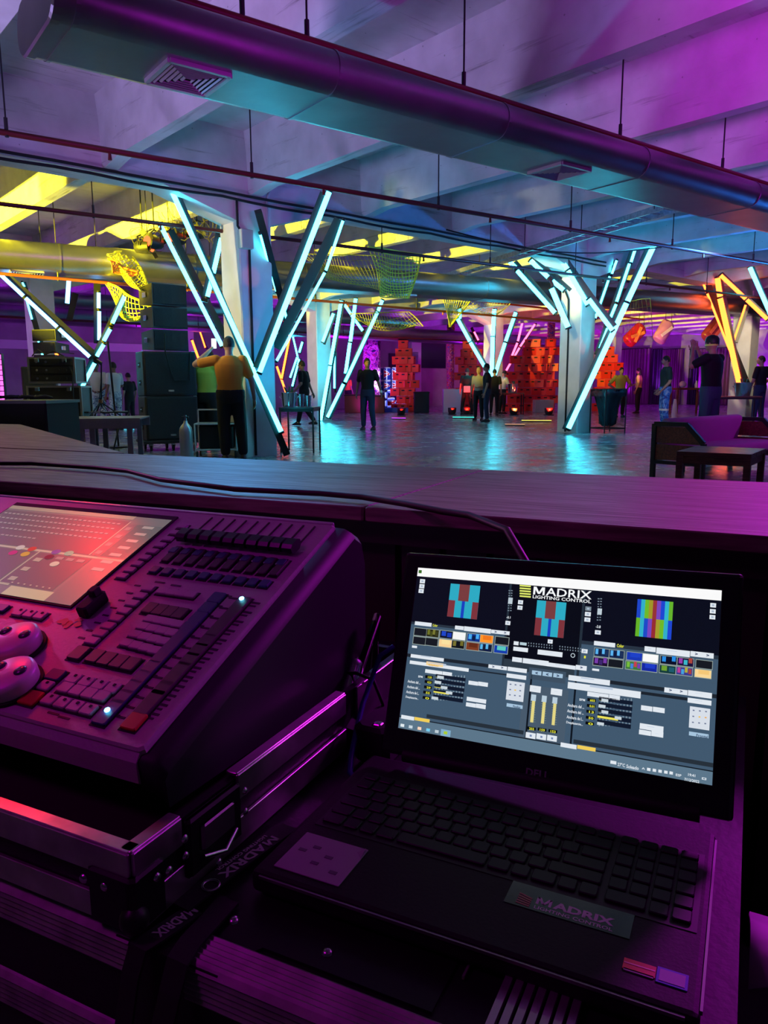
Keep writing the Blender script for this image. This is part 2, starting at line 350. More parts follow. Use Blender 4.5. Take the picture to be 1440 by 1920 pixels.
# columns with haunches
def column(U, V, s=.55, h=3.7):
    mb = MB(); q = s / 2; bv = .02
    pl = [(-q + bv, -q), (q - bv, -q), (q, -q + bv), (q, q - bv), (q - bv, q), (-q + bv, q), (-q, q - bv), (-q, -q + bv)]
    mb.loft([[Vector((x, y, z)) for x, y in pl] for z in (0, h)], smooth=False)
    o = mb.build('column', COLM); o.matrix_basis = Matrix.Translation(W(U, V, 0)) @ RB.to_4x4(); structure(o)
    hb = MB()
    for s_ in (-1, 1):
        hb.add([Vector((s_ * q, y, z)) for y in (-.24, .24) for z in (h, h - .32)] + [Vector((s_ * (q + 1.1), y, h)) for y in (-.24, .24)],
               [(0, 1, 3, 2), (0, 4, 1), (2, 3, 5), (1, 4, 5, 3), (0, 2, 5, 4)])
    hb.build('haunch', COLM, o); return o
cols = {}
for U in (-2.3, 6.1, 14.5, 22.9, 31.3):
    for V in (10.1, 19.8): cols[(U, V)] = column(U, V)
cols[(33.0, 29)] = column(14.5, 29.0)
# conduits and boxes on the two nearest columns
cd1 = MB(); cd1.tube([(-.12, -.29, .02), (-.12, -.29, 3.05), (-.3, -.29, 3.3), (-.3, -.29, 3.65)], .018); cd1.build('cable', BLKM, cols[(6.1, 10.1)])
cd1 = MB(); cd1.box((-.2, -.33, 3.12), (.2, .12, .26), bev=.01); cd1.build('junction_box', mat('grey_plastic', (.45, .45, .45), .5), cols[(6.1, 10.1)])
cd1 = MB(); cd1.tube([(.2, -.29, 3.2), (.2, -.29, 3.72), (.2, -.4, 3.9), (.2, -.4, 4.38)], .022); cd1.build('conduit', mat('grey_conduit', (.4, .4, .45), .5), cols[(6.1, 10.1)])
cd1 = MB(); cd1.tube([(-.29, .03, .02), (-.29, .03, 2.1), (-.3, .05, 2.9), (-.3, .2, 3.2)], .02); cd1.build('cable', BLKM, cols[(14.5, 10.1)])
for k in (1, 2):
    o = MB().cyl((0, -.29, 0), (0, -.275, 0), .05, n=16).build('exit_button', mat('red_plastic', (.6, .05, .03), .5), cols[(14.5, 10.1)]); o.location = (.2, 0, 1.45 + .0 * k)
    if k == 1: o.name = 'round_sign'
# pillars wrapped in graffiti print, at the far end
PRINT1 = speckle('graffiti_print_pink', [(.02, .01, .1), (.6, .05, .5), (.8, .7, .8), (.5, .02, .2), (.1, .05, .5)], 3.2)
PRINT2 = speckle('graffiti_print_red', [(.5, .02, .02), (.9, .5, .3), (.2, .02, .25), (.8, .1, .05), (.1, .1, .4)], 4.5)
def pillar(px, py, wpx, m, h=4.6):
    p = floor_at(px, py); s = wpx / FPX * p.y; q = s / 2; mb = MB()
    n = 12; mb.loft([[Vector((math.cos(2 * math.pi * i / n) * q, math.sin(2 * math.pi * i / n) * q, z)) for i in range(n)] for z in (0, .6, 2, 3.4, h)])
    o = mb.build('pillar', m); o.location = p; structure(o); return o, p
pillar(697, 769, 34, PRINT1, 2.9); pillar(844, 768, 14, PRINT2); pillar(1029, 768, 14, PRINT2); pillar(152, 778, 26, PRINT1); pillar(254, 772, 24, PRINT1)
# far wall openings
def wall_patch(name, x0, y0, x1, y1, m, frame=None, d=.05, V=V1):
    """a real panel on the back wall, between two measured corners"""
    def hit(x, y):
        dd = ray(x, y); u, v = UV(dd); return Vector(CAM + dd * ((V - d) / v))
    a, c = hit(x0, y1), hit(x1, y0); ua, uc = UV(a)[0], UV(c)[0]
    return uvobj(name, ua, uc, V - d, V - .002, a.z, c.z, m)
structure(wall_patch('window_1', 790, 644, 836, 690, mat('dark_glass', (.01, .012, .03), .15)))
o = structure(wall_patch('door_1', 772, 640, 790, 766, mat('white_door', (.6, .6, .65), .5))); 
structure(wall_patch('trim_1', 730, 663, 752, 690, mat('dark_panel', (.03, .03, .06), .6)))
structure(wall_patch('trim_2', 756, 660, 784, 700, speckle('poster_print', [(.05, .05, .2), (.3, .3, .6), (.05, .02, .1)], 6)))
structure(wall_patch('trim_3', -40, 648, 340, 652, mat('pale_rail', (.75, .72, .78), .5), d=.08))
# ------------------------------------------------------------------ curtains on the far right wall
CURT = mat('curtain_cloth', (.16, .06, .14), .9); CURTD = mat('curtain_dark', (.03, .025, .05), .9)
def curtain(x0, x1, ytop, label, m, folds):
    def hit(x, y):
        dd = ray(x, y); u, v = UV(dd); return Vector(CAM + dd * ((U1 - .35) / u))
    a, c = hit(x0, ytop), hit(x1, ytop); va, vc = UV(a)[1], UV(c)[1]; zt = (a.z + c.z) / 2
    L = abs(va - vc); t = thing('curtain', label, 'curtain', W(U1 - .35, (va + vc) / 2, 0), 0, R=RB); L -= .1
    n = int(folds * 8); pts = []
    for i in range(n + 1):
        y = -L / 2 + L * i / n; x = .09 * math.sin(i * math.pi / 4) + .03 * math.sin(i * .37)
        pts.append((x, y))
    vs = [(x * (1 if z > .1 else 1.15), y, z) for z in (0.02, zt * .5, zt) for x, y in pts]
    vs += [(v[0] + .015, v[1], v[2]) for v in vs]; N = n + 1; fs = []
    for r_ in range(2):
        for i in range(n):
            k = r_ * N + i; fs.append((k, k + 1, k + N + 1, k + N)); q = k + 3 * N; fs.append((q + N, q + N + 1, q + 1, q))
    mb = MB(); mb.add(vs, fs, smooth=True); mb.build('cloth', m, t)
    MB().cyl((0, -L / 2 - .05, zt + .02), (0, L / 2 + .05, zt + .02), .03).build('rail', BLK, t); return t
curtain(1146, 1222, 655, 'brown red pleated curtain behind the two yellow-shirted people', CURT, 14)
curtain(1222, 1243, 655, 'narrow dark navy pleated curtain beside the brown red one', CURTD, 5)
curtain(1243, 1282, 655, 'purple-lit pleated curtain behind the man in green shirt', CURT, 9)
curtain(1292, 1312, 655, 'narrow black pleated curtain past the gap in the drapes', CURTD, 5)
curtain(1312, 1386, 653, 'purple-lit pleated curtain behind the man in the reflective cap', CURT, 12)
for (u, v, s_) in ((39.1, 21.6, 1), (39.1, 19.2, 1), (39.1, 16.9, 1), (39.1, 24.2, 1)):
    spot('curtain_uplight', W(u, v, .25), W(39.9, v, 2.2), PU, 520, 90, .8, .1)
# ------------------------------------------------------------------ ducts, pipes, cable ladder
DUCT = mat('sheet_metal', (.27, .27, .31), .38, .95, noise=.12, nscale=2.0, bump=.35)
VENTM = mat('vent_frame', (.5, .5, .55), .45, .6); VENTB = mat('vent_blade', (.35, .35, .4), .5, .5)
def px_line(a, b, z):
    """the level line through two measured points, as a function of U"""
    p, q = UV(atz(*a, z)), UV(atz(*b, z)); k = (q[1] - p[1]) / (q[0] - p[0])
    return (lambda U: W(U, p[1] + k * (U - p[0]), z)), k
def duct(line, ua, ub, flat, r, label, vents, seams, capa=True):
    p, q = line(ua), line(ub); X = (q - p).normalized(); Z = Vector((0, 0, 1)); Y = Z.cross(X)   # Y away from the viewer side
    R = Matrix([X, Y, Z]).transposed(); L = (q - p).length
    t = thing('air_duct', label, 'duct', p, R=R)          # origin: far bottom edge; duct body lies at y in [-flat-r, r]
    def sec(x, e=0.0):
        o = []
        for i in range(13): a = -math.pi / 2 + math.pi * i / 12; o.append(Vector((x, (r + e) * math.cos(a), r + (r + e) * math.sin(a))))
        for i in range(13): a = math.pi / 2 + math.pi * i / 12; o.append(Vector((x, -flat + (r + e) * math.cos(a), r + (r + e) * math.sin(a))))
        return o
    mb = MB(); n = int(L / 1.2)
    for i in range(n):
        a_, b_ = sec(L * i / n), sec(L * (i + 1) / n)
        for lo_, hi_ in ((0, 13), (12, 14), (13, 26)):
            ids = list(range(lo_, hi_)); mb.add([a_[q] for q in ids] + [b_[q] for q in ids], [(q, q + 1, len(ids) + q + 1, len(ids) + q) for q in range(len(ids) - 1)], smooth=(hi_ - lo_ > 2))
        mb.add([a_[25], a_[0], b_[0], b_[25]], [(0, 1, 2, 3)])
    mb.build('duct_shell', DUCT, t)
    mb = MB(); mb.loft([sec(-.012, .0), sec(0.0, .012), sec(.05, .012), sec(.05, .0)], smooth=False); mb.build('end_cap', DUCT, t)
    for s_ in seams: MB().loft([sec(s_, .0), sec(s_, .006), sec(s_ + .025, .006), sec(s_ + .025, .0)], smooth=False).build('seam_band', DUCT, t)
    for vx, vw in vents:
        c = Vector((vx, -flat / 2, -.012)); v = MB(); w_ = vw / 2; fw = .03
        for sx, sy, dx, dy in ((0, -w_, vw, fw), (0, w_, vw, fw), (-w_, 0, fw, vw), (w_, 0, fw, vw)): v.box(c + Vector((sx, sy, 0)), (dx, dy, .03))
        vo = v.build('air_vent', VENTM, t)
        v = MB(); v.box(c + Vector((0, 0, .004)), (vw - .02, vw - .02, .006)); v.build('backing', BLKM, vo)
        for ring in range(1, 6):
            g = w_ - ring * w_ / 6.0
            for k_, (nx, ny) in enumerate(((1, 0), (0, 1), (-1, 0), (0, -1))):
                bl = MB(); a = c + Vector((nx * g - ny * g, ny * g + nx * g, -.004)); b_ = c + Vector((nx * g + ny * g, ny * g - nx * g, -.004))
                bl.bar(a, b_, .012, .022, (nx, ny, .7)); bl.build('blade', VENTB, vo)
    return t
l1, k1 = px_line((50, 103), (1440, 435), 3.1)
duct(l1, 1.69, 19.0, .56, .15, 'large shiny sheet metal duct with square vents hung above the booth', ((.95, .42), (4.75, .42), (9.6, .42)), (.12, 1.9, 3.6, 5.6, 7.8, 10, 12.2, 14.4))
l2, k2 = px_line((0, 512), (620, 549), 3.0)
duct(l2, 2.2, 26.0, .5, .24, 'yellow-lit metal duct running past the far side of the speakers', ((2.1, .5), (9.5, .5)), (.5, 2.6, 4.9, 7.1, 9.3, 11.5, 13.7, 16))
l3 = lambda U: W(U, 24.4, 2.95)
duct(l3, -3.0, 33.0, .4, .28, 'dark duct in the purple area near the far wall', (), (3, 6, 9, 12, 15, 18, 21))
l4 = lambda U: W(U, 21.6, 3.2)
duct(l4, -3.0, 20.0, .3, .2, 'slim dark duct between the far columns and back wall', (), (3, 6, 9, 12, 15))
PIPER = mat('red_pipe_paint', (.10, .012, .014), .4)
def pipe(line, ua, ub, r, m, label, hangers, zt=4.6):
    p, q = line(ua), line(ub); t = thing('sprinkler_pipe', label, 'pipe', p)
    MB().tube([p, q], r, 10).build('pipe_run', m, t, world=True)
    for U in hangers:
        c = line(U); mb = MB(); mb.cyl(c + Vector((0, 0, r)), (c.x, c.y, zt), .008, n=6); mb.cyl(c + Vector((0, 0, -r * 1.3)), c + Vector((0, 0, r + .1)), .018, n=8)
        mb.build('hanger_rod', BLK, t, world=True)
    for U in [h + .9 for h in hangers[:6]]:
        c = line(U); MB().cyl(c - Vector((0, 0, r + .06)), c, .02, .012, n=8).build('sprinkler_head', m, t, world=True)
    return t
lp, _ = px_line((0, 247), (1440, 494), 3.3); pipe(lp, 1.2, 20, .028, PIPER, 'dark red pipe crossing in front of the nearest column top', (2.2, 4.6, 7.2, 9.7, 12.2, 14.7, 17))
lp, _ = px_line((0, 382), (1440, 560), 3.3); pipe(lp, 2.2, 24, .028, PIPER, 'dark red pipe running behind the tops of the tubes', (4.0, 6.3, 8.7, 11.2, 13.6, 16, 18.4))
lp, _ = px_line((0, 463), (400, 508), 3.45); pipe(lp, 2.5, 26, .03, mat('red_pipe_bright', (.6, .04, .02), .35), 'bright red pipe just above the yellow-lit duct', (4.6, 5.6, 8, 11, 14))
lp, _ = px_line((0, 513), (270, 536), 2.9); pipe(lp, 2.5, 20, .028, mat('orange_pipe_paint', (.55, .12, .02), .4), 'orange pipe below the yellow-lit duct', (4.6, 7, 10, 13))
lp = lambda U: W(U, 23.0, 3.0); pipe(lp, -4, 34, .035, PIPER, 'red pipe in the purple area beyond the second column row', (0, 3, 6, 9, 12, 15, 18))
# ceiling hung long pipe on top of the near duct
lp = lambda U: l1(U) + Vector((0, 0, .345)) - (W(0, .52, 0) - W(0, 0, 0)); pipe(lp, 1.2, 19, .03, PIPER, 'red pipe lying along the top of the near duct', (2.9, 3.4, 4.9, 7, 8.9, 10.6))
# cable ladder
p, q = atz(1262, 388, 3.62), atz(965, 480, 3.62); X = (q - p).normalized(); Y = Vector((0, 0, 1)).cross(X)
t = thing('cable_ladder', 'steel cable ladder hung under the ribs above the lit column', 'cable tray', p)
q2 = q + X * 3.0; L = (q2 - p).length
for s_ in (-.16, .16): MB().bar(p + Y * s_, q2 + Y * s_, .02, .09).build('side_rail', ALU, t, world=True)
rg = MB(); rg.bar(-Y * .16, Y * .16, .03, .02); r0 = rg.build('rung', ALU, t)
n = int(L / .3)
for i in range(n):
    o = r0 if i == 0 else share('rung', r0, t); o.location = X * (.15 + i * .3)
for i in range(0, n, 6): MB().cyl(p + X * (.2 + i * .3) + Y * .17, (p + X * (.2 + i * .3) + Y * .17) + Vector((0, 0, .96)), .008, n=6).build('hanger_rod', BLK, t, world=True)
# cables sagging along the main beam
for z, sag, lab in ((3.72, .012, 'black cable run clipped along the main beam upper edge'), (3.655, .03, 'black cable sagging under the main beam')):
    pts = [W(1.5 + i * .45, 9.77, z - sag * abs(math.sin(i * .7))) for i in range(31)]
    tag(MB().tube(pts, .018, 6).build('cable', BLKM), lab, 'cable')
pts = [W(9.2 + i * .35, 9.0 - .12 * i, 3.55 - .22 * math.sin(math.pi * i / 12)) for i in range(13)]
tag(MB().tube(pts, .012, 6).build('cable', BLKM), 'thin black cable drooping from the cable ladder', 'cable')
# ------------------------------------------------------------------ wooden counter between booth and hall
HB = math.radians(26); BR_ = Vector((math.cos(HB), -math.sin(HB), 0)); BF = Vector((math.sin(HB), math.cos(HB), 0))
RBO = Matrix([BR_, BF, Vector((0, 0, 1))]).transposed()                # booth axes: x right, y forward
def B(x, y, z): return BR_ * x + BF * y + Vector((0, 0, z))
DECK = wood_grain('worn_deck_wood', rgb(150, 120, 115), rgb(105, 78, 76), .52, (1.4, 20, 20))
ct = thing('counter', 'long worn wooden counter between the booth and the hall floor', 'counter', (0, 0, 0), R=RBO)
x = -7.9
for i, Lb in enumerate((2.4, 2.4, 2.4, 2.4, 2.4)):
    mb = MB(); mb.box((x + Lb / 2, 1.725, .765), (Lb - .004, .77, .03), bev=.004); mb.build('board', DECK, ct); x += Lb
mb = MB(); poly = [(-2.12, 2.115), (-4.55, 3.6), (-5.2, 3.58), (-5.2, 2.115)]
mb.loft([[Vector((a, c, z)) for a, c in poly] for z in (.752, .782)], smooth=False); mb.build('board', DECK, ct)
mb = MB(); poly = [(-5.205, 2.115), (-5.205, 3.58), (-8.2, 3.4), (-8.2, 2.115)]
mb.loft([[Vector((a, c, z)) for a, c in poly] for z in (.752, .782)], smooth=False); mb.build('board', DECK, ct)
DK = mat('dark_stained_wood', (.035, .018, .02), .5, noise=.2, nscale=5)
mb = MB(); mb.box((-2, 1.39, .725), (11.8, .03, .05)); mb.build('fascia', DK, ct)
mb = MB(); mb.box((-2, 1.43, .35), (11.8, .02, .70)); mb.build('back_panel', BLKM, ct)
mb = MB(); mb.box((-2, 2.07, .375), (11.8, .03, .75)); mb.build('hall_side_panel', DK, ct)
mb = MB(); mb.box((0, 1.41, .35), (.085, .02, .69)); s0 = mb.build('slat', DK, ct)
for i in range(1, 42): share('slat', s0, ct, (i * .1 - 2.0, 0, 0))
s0.location = (-2.0, 0, 0)
mb = MB(); mb.bar((-2.15, 2.12, .37), (-4.5, 3.57, .37), .02, .74); mb.build('hall_side_panel', DK, ct)
# cable on the counter
pts = [(0, 869), (60, 869), (120, 873), (180, 877), (240, 883), (300, 899), (370, 908), (440, 917), (520, 921), (600, 925), (680, 932), (760, 945), (830, 959), (880, 966)]
P_ = [atz(a, c, .792) for a, c in pts]; P_ = [P_[0] - BR_ * 1.2] + P_
n_ = P_[-1]; P_ += [n_ - BF * .1 + BR_ * .1 - Vector((0, 0, .002)), n_ - BF * .20 + BR_ * .18 - Vector((0, 0, .06)), n_ - BF * .21 + BR_ * .26 - Vector((0, 0, .3))]
tag(MB().tube(P_, .0065, 8).build('cable', mat('dark_cable', (.03, .01, .015), .5)), 'dark cable snaking along the wooden counter and over its edge', 'cable')
# ================================================================== LED BEAMS
HOUS = mat('beam_black', (.015, .018, .02), .45)
GC = glow('led_cyan', (.052, .74, 1.0), 13.0); GB = glow('led_blue', (.12, .42, 1.0), 9.0); GO = glow('led_orange', (1.0, .10, .015), 9.0); GP = glow('led_pink', (1.0, .10, .22), 4.5)
def at(px, py, Y): return atY(px, py, Y)
def lamp_beam(label, a, b, Ya, Yb, segs, m=GC, w=.10, off=.0, group=None, r=.026, name='light_beam'):
    """a, b: the dark bar's ends; segs: lit tubes beside it, all with real depth"""
    A, B_ = at(*a, Ya), at(*b, Yb); d = (B_ - A); L = d.length; d.normalize()
    if A.z < .02: A = A + Vector((0, 0, .02 - A.z))
    if B_.z < .03: B_ = B_ + Vector((0, 0, .03 - B_.z))
    t = thing(name, label, 'light', B_ if B_.z < A.z else A, group=group)
    view = Vector((A.x + B_.x, A.y + B_.y, 0)).normalized()
    MB().bar(A, B_, w, w, view).build('bar', HOUS, t, world=True)
    for (p, q) in segs:
        def Yof(pt):
            f = ((pt[0] - a[0]) * (b[0] - a[0]) + (pt[1] - a[1]) * (b[1] - a[1])) / ((b[0] - a[0]) ** 2 + (b[1] - a[1]) ** 2)
            return Ya + (Yb - Ya) * f - w * .75
        P, Q = at(*p, Yof(p)), at(*q, Yof(q))
        g = MB(); g.cyl(P, Q, r, n=8); g.build('light_tube', m, t, world=True)
        c = MB(); dd = (Q - P).normalized()
        for e, s_ in ((P, -1), (Q, 1)): c.cyl(e, e + dd * s_ * .035, r * 1.25, n=8)
        c.build('tube_cap', HOUS, t, world=True)
    return t
L = lamp_beam
# --- around the nearest column
L('longest cyan tube of the nearest column, reaching down to the floor', (318, 333), (538, 853), 10.9, 11.25, [((312, 336), (527, 809))], r=.034)
L('cyan tube leaning out farthest beside the speaker stack', (320, 432), (432, 652), 11.9, 12.3, [((301, 423), (416, 648))], r=.032)
L('cyan tubes on a dark bar crossing behind the longest one', (432, 337), (383, 566), 11.9, 11.9, [((431, 370), (417, 430)), ((415, 447), (400, 512)), ((399, 517), (389, 556))], r=.034)
L('short thin tube half hidden behind the nearest column', (413, 440), (434, 520), 12.6, 12.3, [((417, 455), (429, 494))], r=.014)
L('tube on the dark bar against the blue side of the nearest column', (484, 396), (541, 612), 11.1, 12.4, [((488, 439), (518, 545)), ((533, 582), (538, 599))], r=.02)
L('broad cyan tube rising from the nearest column to the dark pipe', (609, 363), (483, 690), 10.9, 11.1, [((617, 360), (487, 697))], r=.036, w=.13)
L('thinner cyan tube alongside the broad one rising from the nearest column', (636, 411), (519, 652), 11.6, 11.9, [((643, 414), (611, 507)), ((609, 511), (519, 676))], r=.02, w=.14)
# --- second row column
L('tall cyan tube at the foot of the second row column', (645, 563), (605, 786), 23.2, 23.6, [((640, 564), (619, 684)), ((619, 686), (601, 788))], r=.05, w=.08)
L('upright cyan tube beside the tall one of the second row', (669, 560), (650, 704), 23.0, 23.2, [((667, 560), (657, 640)), ((656, 643), (648, 700))], r=.05, w=.08)
L('cyan tube leaning away from the second row column towards the standing man', (714, 570), (616, 784), 22.8, 23.0, [((717, 563), (709, 583)), ((708, 585), (647, 716)), ((644, 720), (614, 782))], r=.045, w=.16)
L('short cyan tube slanting down near the ceiling of the second row', (648, 566), (684, 624), 23.4, 23.4, [((644, 568), (658, 589)), ((659, 591), (680, 620))], r=.04, w=.07)
L('short cyan tube on the pale face of the second row column', (629, 588), (608, 646), 23.6, 23.6, [((625, 588), (605, 641))], r=.045, w=.07)
L('thin upright tube low on the second row column', (630, 660), (629, 736), 24.0, 24.0, [((627, 660), (627, 728))], r=.03, w=.06)
# --- small far ones seen between the first columns
L('orange tube leaning over the ice bucket on the folding table', (545, 630), (530, 712), 29, 29, [((543, 632), (528, 710))], GO, r=.04, w=.06)
L('orange tube slanting down to the ice bucket', (517, 684), (540, 742), 29, 29, [((519, 687), (537, 738))], GO, r=.04, w=.06)
L('thin cyan tube far behind the dark-shirted walking man', (545, 622), (566, 695), 30, 30, [((547, 622), (563, 690))], r=.03, w=.07)
L('short cyan tube above the dark-shirted walking man', (570, 640), (563, 664), 30, 30, [((567, 641), (561, 661))], r=.04, w=.06)
L('cyan tube pair slanting behind the walking man, upper', (560, 668), (546, 710), 30, 30, [((557, 670), (544, 708))], r=.035, w=.06)
L('cyan tube pair slanting behind the walking man, lower', (564, 672), (551, 727), 30, 30, [((561, 673), (548, 724))], r=.035, w=.06)
L('thin orange tube between speaker and the orange-shirted man, upper', (364, 596), (389, 655), 30, 30, [((367, 598), (385, 652))], GO, r=.03, w=.07)
L('orange tube between speaker and the orange-shirted man, lower', (358, 636), (378, 682), 30, 30, [((360, 638), (375, 680))], GO, r=.045, w=.07)
# --- left column
L('long blue-white tube slanting down across the left column', (-2, 504), (180, 668), 13.8, 14.4, [((0, 514), (45, 556)), ((47, 558), (108, 614)), ((110, 616), (168, 669))], GB, r=.035, w=.12)
L('short blue tube hanging beside the left column head', (131, 524), (128, 572), 18, 18, [((129, 526), (126, 569))], GB, r=.05, w=.07)
L('upright blue tube in two pieces above the microphone stand', (182, 532), (182, 644), 17, 17, [((185, 549), (185, 578)), ((186, 584), (186, 638))], GB, r=.04, w=.14)
L('cyan tube in five pieces leaning right and crossing the blue one', (238, 545), (147, 732), 13.6, 14.0, [((234, 555), (211, 605)), ((207, 616), (195, 638)), ((195, 645), (182, 667)), ((178, 680), (151, 731))], r=.035, w=.11)
L('thin cyan tube behind the hanging left speakers', (44, 530), (84, 670), 17, 17, [((42, 530), (46, 538)), ((50, 563), (60, 599)), ((72, 640), (80, 667))], r=.02, w=.11)
L('unlit dark bar beside the left column', (142, 550), (130, 600), 18, 18, [], w=.13)
# --- right column
L('longest cyan tube of the right column, from the floor to the duct', (1243, 412), (1061, 806), 16.2, 16.6, [((1251, 395), (1228, 455)), ((1226, 460), (1176, 566)), ((1175, 568), (1066, 803))], r=.055, w=.17)
L('dark bar with a cyan tube meeting the longest one of the right column', (1032, 448), (1146, 610), 16.6, 16.3, [((1040, 471), (1064, 505)), ((1065, 508), (1102, 571))], r=.05, w=.12)
L('short cyan tube ending on the longest tube of the right column', (1108, 556), (1152, 612), 16.2, 16.15, [((1104, 561), (1148, 619))], r=.045, w=.12)
L('short cyan tube pair under the dark bar left of the right column head', (982, 466), (1070, 544), 16.9, 16.6, [((995, 489), (1028, 520)), ((1036, 527), (1057, 544))], r=.045, w=.07)
L('short steep cyan tube on the pale face of the right column', (1030, 520), (1070, 616), 16.3, 16.3, [((1034, 541), (1065, 613))], r=.055, w=.06)
L('long slanting cyan tube reaching out left of the right column', (966, 491), (1041, 578), 17.4, 17.0, [((956, 491), (967, 502)), ((970, 508), (1041, 587))], r=.045, w=.09)
L('cyan tube on a dark bar just left of the longest one of the right column', (1190, 462), (1120, 665), 17.0, 16.9, [((1195, 455), (1183, 492)), ((1180, 495), (1156, 566)), ((1155, 571), (1144, 597)), ((1139, 616), (1125, 653))], r=.03, w=.14)
L('thin cyan tube nearest to the right column edge', (1152, 490), (1118, 590), 17.6, 17.4, [((1156, 489), (1147, 514)), ((1143, 519), (1125, 571)), ((1119, 588), (1116, 597))], r=.025, w=.11)
# --- far middle column
L('short upright cyan tube at the top of the far middle column', (864, 578), (864, 600), 28.4, 28.4, [((862, 579), (862, 598))], r=.06, w=.07)
L('cyan tube slanting down to the standing pair at the far middle column', (860, 596), (920, 703), 28.4, 28.4, [((858, 598), (881, 640)), ((882, 642), (917, 702))], r=.06, w=.16)
L('upright cyan tube of the far middle column', (929, 580), (925, 706), 28.2, 28.2, [((927, 580), (924, 630)), ((924, 632), (922, 706))], r=.07, w=.08)
L('cyan tube leaning right from the far middle column', (970, 588), (930, 700), 28.2, 28.2, [((967, 586), (948, 640)), ((947, 643), (928, 703))], r=.06, w=.1)
L('shorter pink tube before the red crates', (983, 598), (962, 668), 35, 35, [((981, 598), (971, 640)), ((970, 643), (960, 667))], GP, r=.05, w=.05)
L('longer pink tube before the red crates', (1006, 606), (951, 694), 35, 35, [((1003, 608), (975, 650)), ((974, 652), (949, 695))], GP, r=.045, w=.05)
L('short pink tube behind the slanting cyan one', (884, 614), (897, 644), 35, 35, [((889, 622), (897, 638))], GP, r=.04, w=.12)
L('short thick cyan tube low behind the standing pair', (921, 746), (921, 772), 30, 30, [((919, 746), (919, 771))], r=.09, w=.06)
# --- far right column
L('outermost orange tube left of the far right column', (1320, 516), (1402, 724), 21, 21.6, [((1313, 516), (1325, 548)), ((1326, 550), (1368, 656))], GO, r=.03, w=.17)
L('thick orange tube running down to the chrome bucket', (1351, 520), (1391, 720), 20.8, 21.0, [((1345, 521), (1350, 556)), ((1350, 559), (1387, 723))], GO, r=.075, w=.09)
L('orange tube slanting right below the ceiling at the far right column', (1353, 512), (1442, 596), 20.6, 20.4, [((1351, 516), (1398, 560)), ((1400, 562), (1438, 598))], GO, r=.05, w=.07)
L('short orange tube beside its dark bar on the far right column', (1402, 572), (1379, 642), 21.4, 21.4, [((1398, 572), (1376, 638))], GO, r=.03, w=.12)
L('cyan tube at the picture edge on the far right column', (1410, 498), (1446, 588), 20.0, 20.0, [((1406, 501), (1445, 590))], r=.055, w=.09)
# floor strips, lying lit tubes
def strip(label, x0, x1, y, m):
    a, b = atz(x0, y, .03), atz(x1, y + .3, .03); t = thing('floor_strip', label, 'light', a)
    MB().bar(a, b, .07, .03).build('tray', HOUS, t, world=True); MB().bar(a + Vector((0, 0, .02)), b + Vector((0, 0, .02)), .05, .02).build('light_tube', m, t, world=True)
strip('purple lit strip lying on the floor near the striped cans', 735, 760, 785, glow('strip_purple', (.5, .05, 1), 2.5))
strip('green-blue lit strip lying on the floor before the standing pair', 849, 889, 783.5, glow('strip_green', (.05, 1, .7), 2.5))
strip('yellow lit strip lying on the floor left of the right column', 978, 1034, 789.5, glow('strip_yellow', (1, .9, .15), 1.6))
strip('faint peach lit strip lying on the floor nearest the camera', 947, 984, 797, glow('strip_peach', (1, .5, .3), .8))
strip('cyan lit strip lying on the floor beside the speaker stack', 224, 250, 801, GC)
# ================================================================== NETS
NETY = mat('yellow_net_cord', (.95, .9, .08), .7); NETO = mat('orange_net_cord', (.8, .25, .05), .7)
def net(label, cs, nx, ny, m=NETY, r=.010, sag=.15, wob=.05):
    """cs: four corners (px, py, Y); a knotted net drawn as thin crossing cords"""
    c = [at(*p) for p in cs]; rs = random.Random(len(label))
    def P(s, t):
        p = c[0] * (1 - s) * (1 - t) + c[1] * s * (1 - t) + c[2] * s * t + c[3] * (1 - s) * t
        return p + Vector((wob * math.sin(7 * s + 3 * t), wob * math.cos(5 * t + 4 * s), -sag * math.sin(math.pi * s) * math.sin(math.pi * t)))
    cords = MB(); th = thing('net', label, 'net', c[0])
    for i in range(nx + 1): cords.tube([P(i / nx, j / ny) for j in range(ny + 1)], r, 3)
    for j in range(ny + 1): cords.tube([P(i / nx, j / ny) for i in range(nx + 1)], r, 3)
    o = cords.build('mesh_cords', m, th, world=True); o['kind'] = 'stuff'
    e = MB(); e.tube([P(i / nx, 0) for i in range(nx + 1)], r * 2.2, 5); e.tube([P(1, i / ny) for i in range(ny + 1)], r * 2.2, 5); e.build('edge_rope', m, th, world=True)
    return th
net('yellow net draped over the duct beside the speakers', [(200, 477, 13), (236, 472, 14), (282, 537, 13), (262, 545, 12.5)], 9, 16, sag=.2)
net('orange-edged net flap hanging over the duct', [(200, 484, 12.8), (256, 510, 13), (236, 520, 13), (210, 508, 12.8)], 7, 7, NETO, sag=.05)
net('yellow net sagging below the duct beside the speakers', [(193, 528, 14), (283, 572, 13), (262, 600, 14), (222, 584, 15)], 16, 10, sag=.25)
net('fine yellow net curtain hanging mid hall under the ribs', [(690, 462, 13.5), (785, 478, 15), (768, 560, 15.5), (712, 556, 14)], 16, 14, sag=.1, r=.009)
net('grey-yellow net spread from the ribs to the mid hall duct', [(560, 475, 14), (700, 480, 15), (715, 545, 15), (610, 520, 13.5)], 22, 8, sag=.1, r=.004)
net('pointed triangular yellow net hanging over the dance floor', [(826, 545, 19), (887, 555, 19.5), (845, 612, 19), (843, 613, 19)], 12, 9, sag=0, wob=.02, r=.009)
net('wide yellow net sagging behind the second row tubes', [(655, 588, 22), (765, 585, 23), (795, 612, 23), (672, 602, 22)], 22, 6, sag=.35, r=.007)
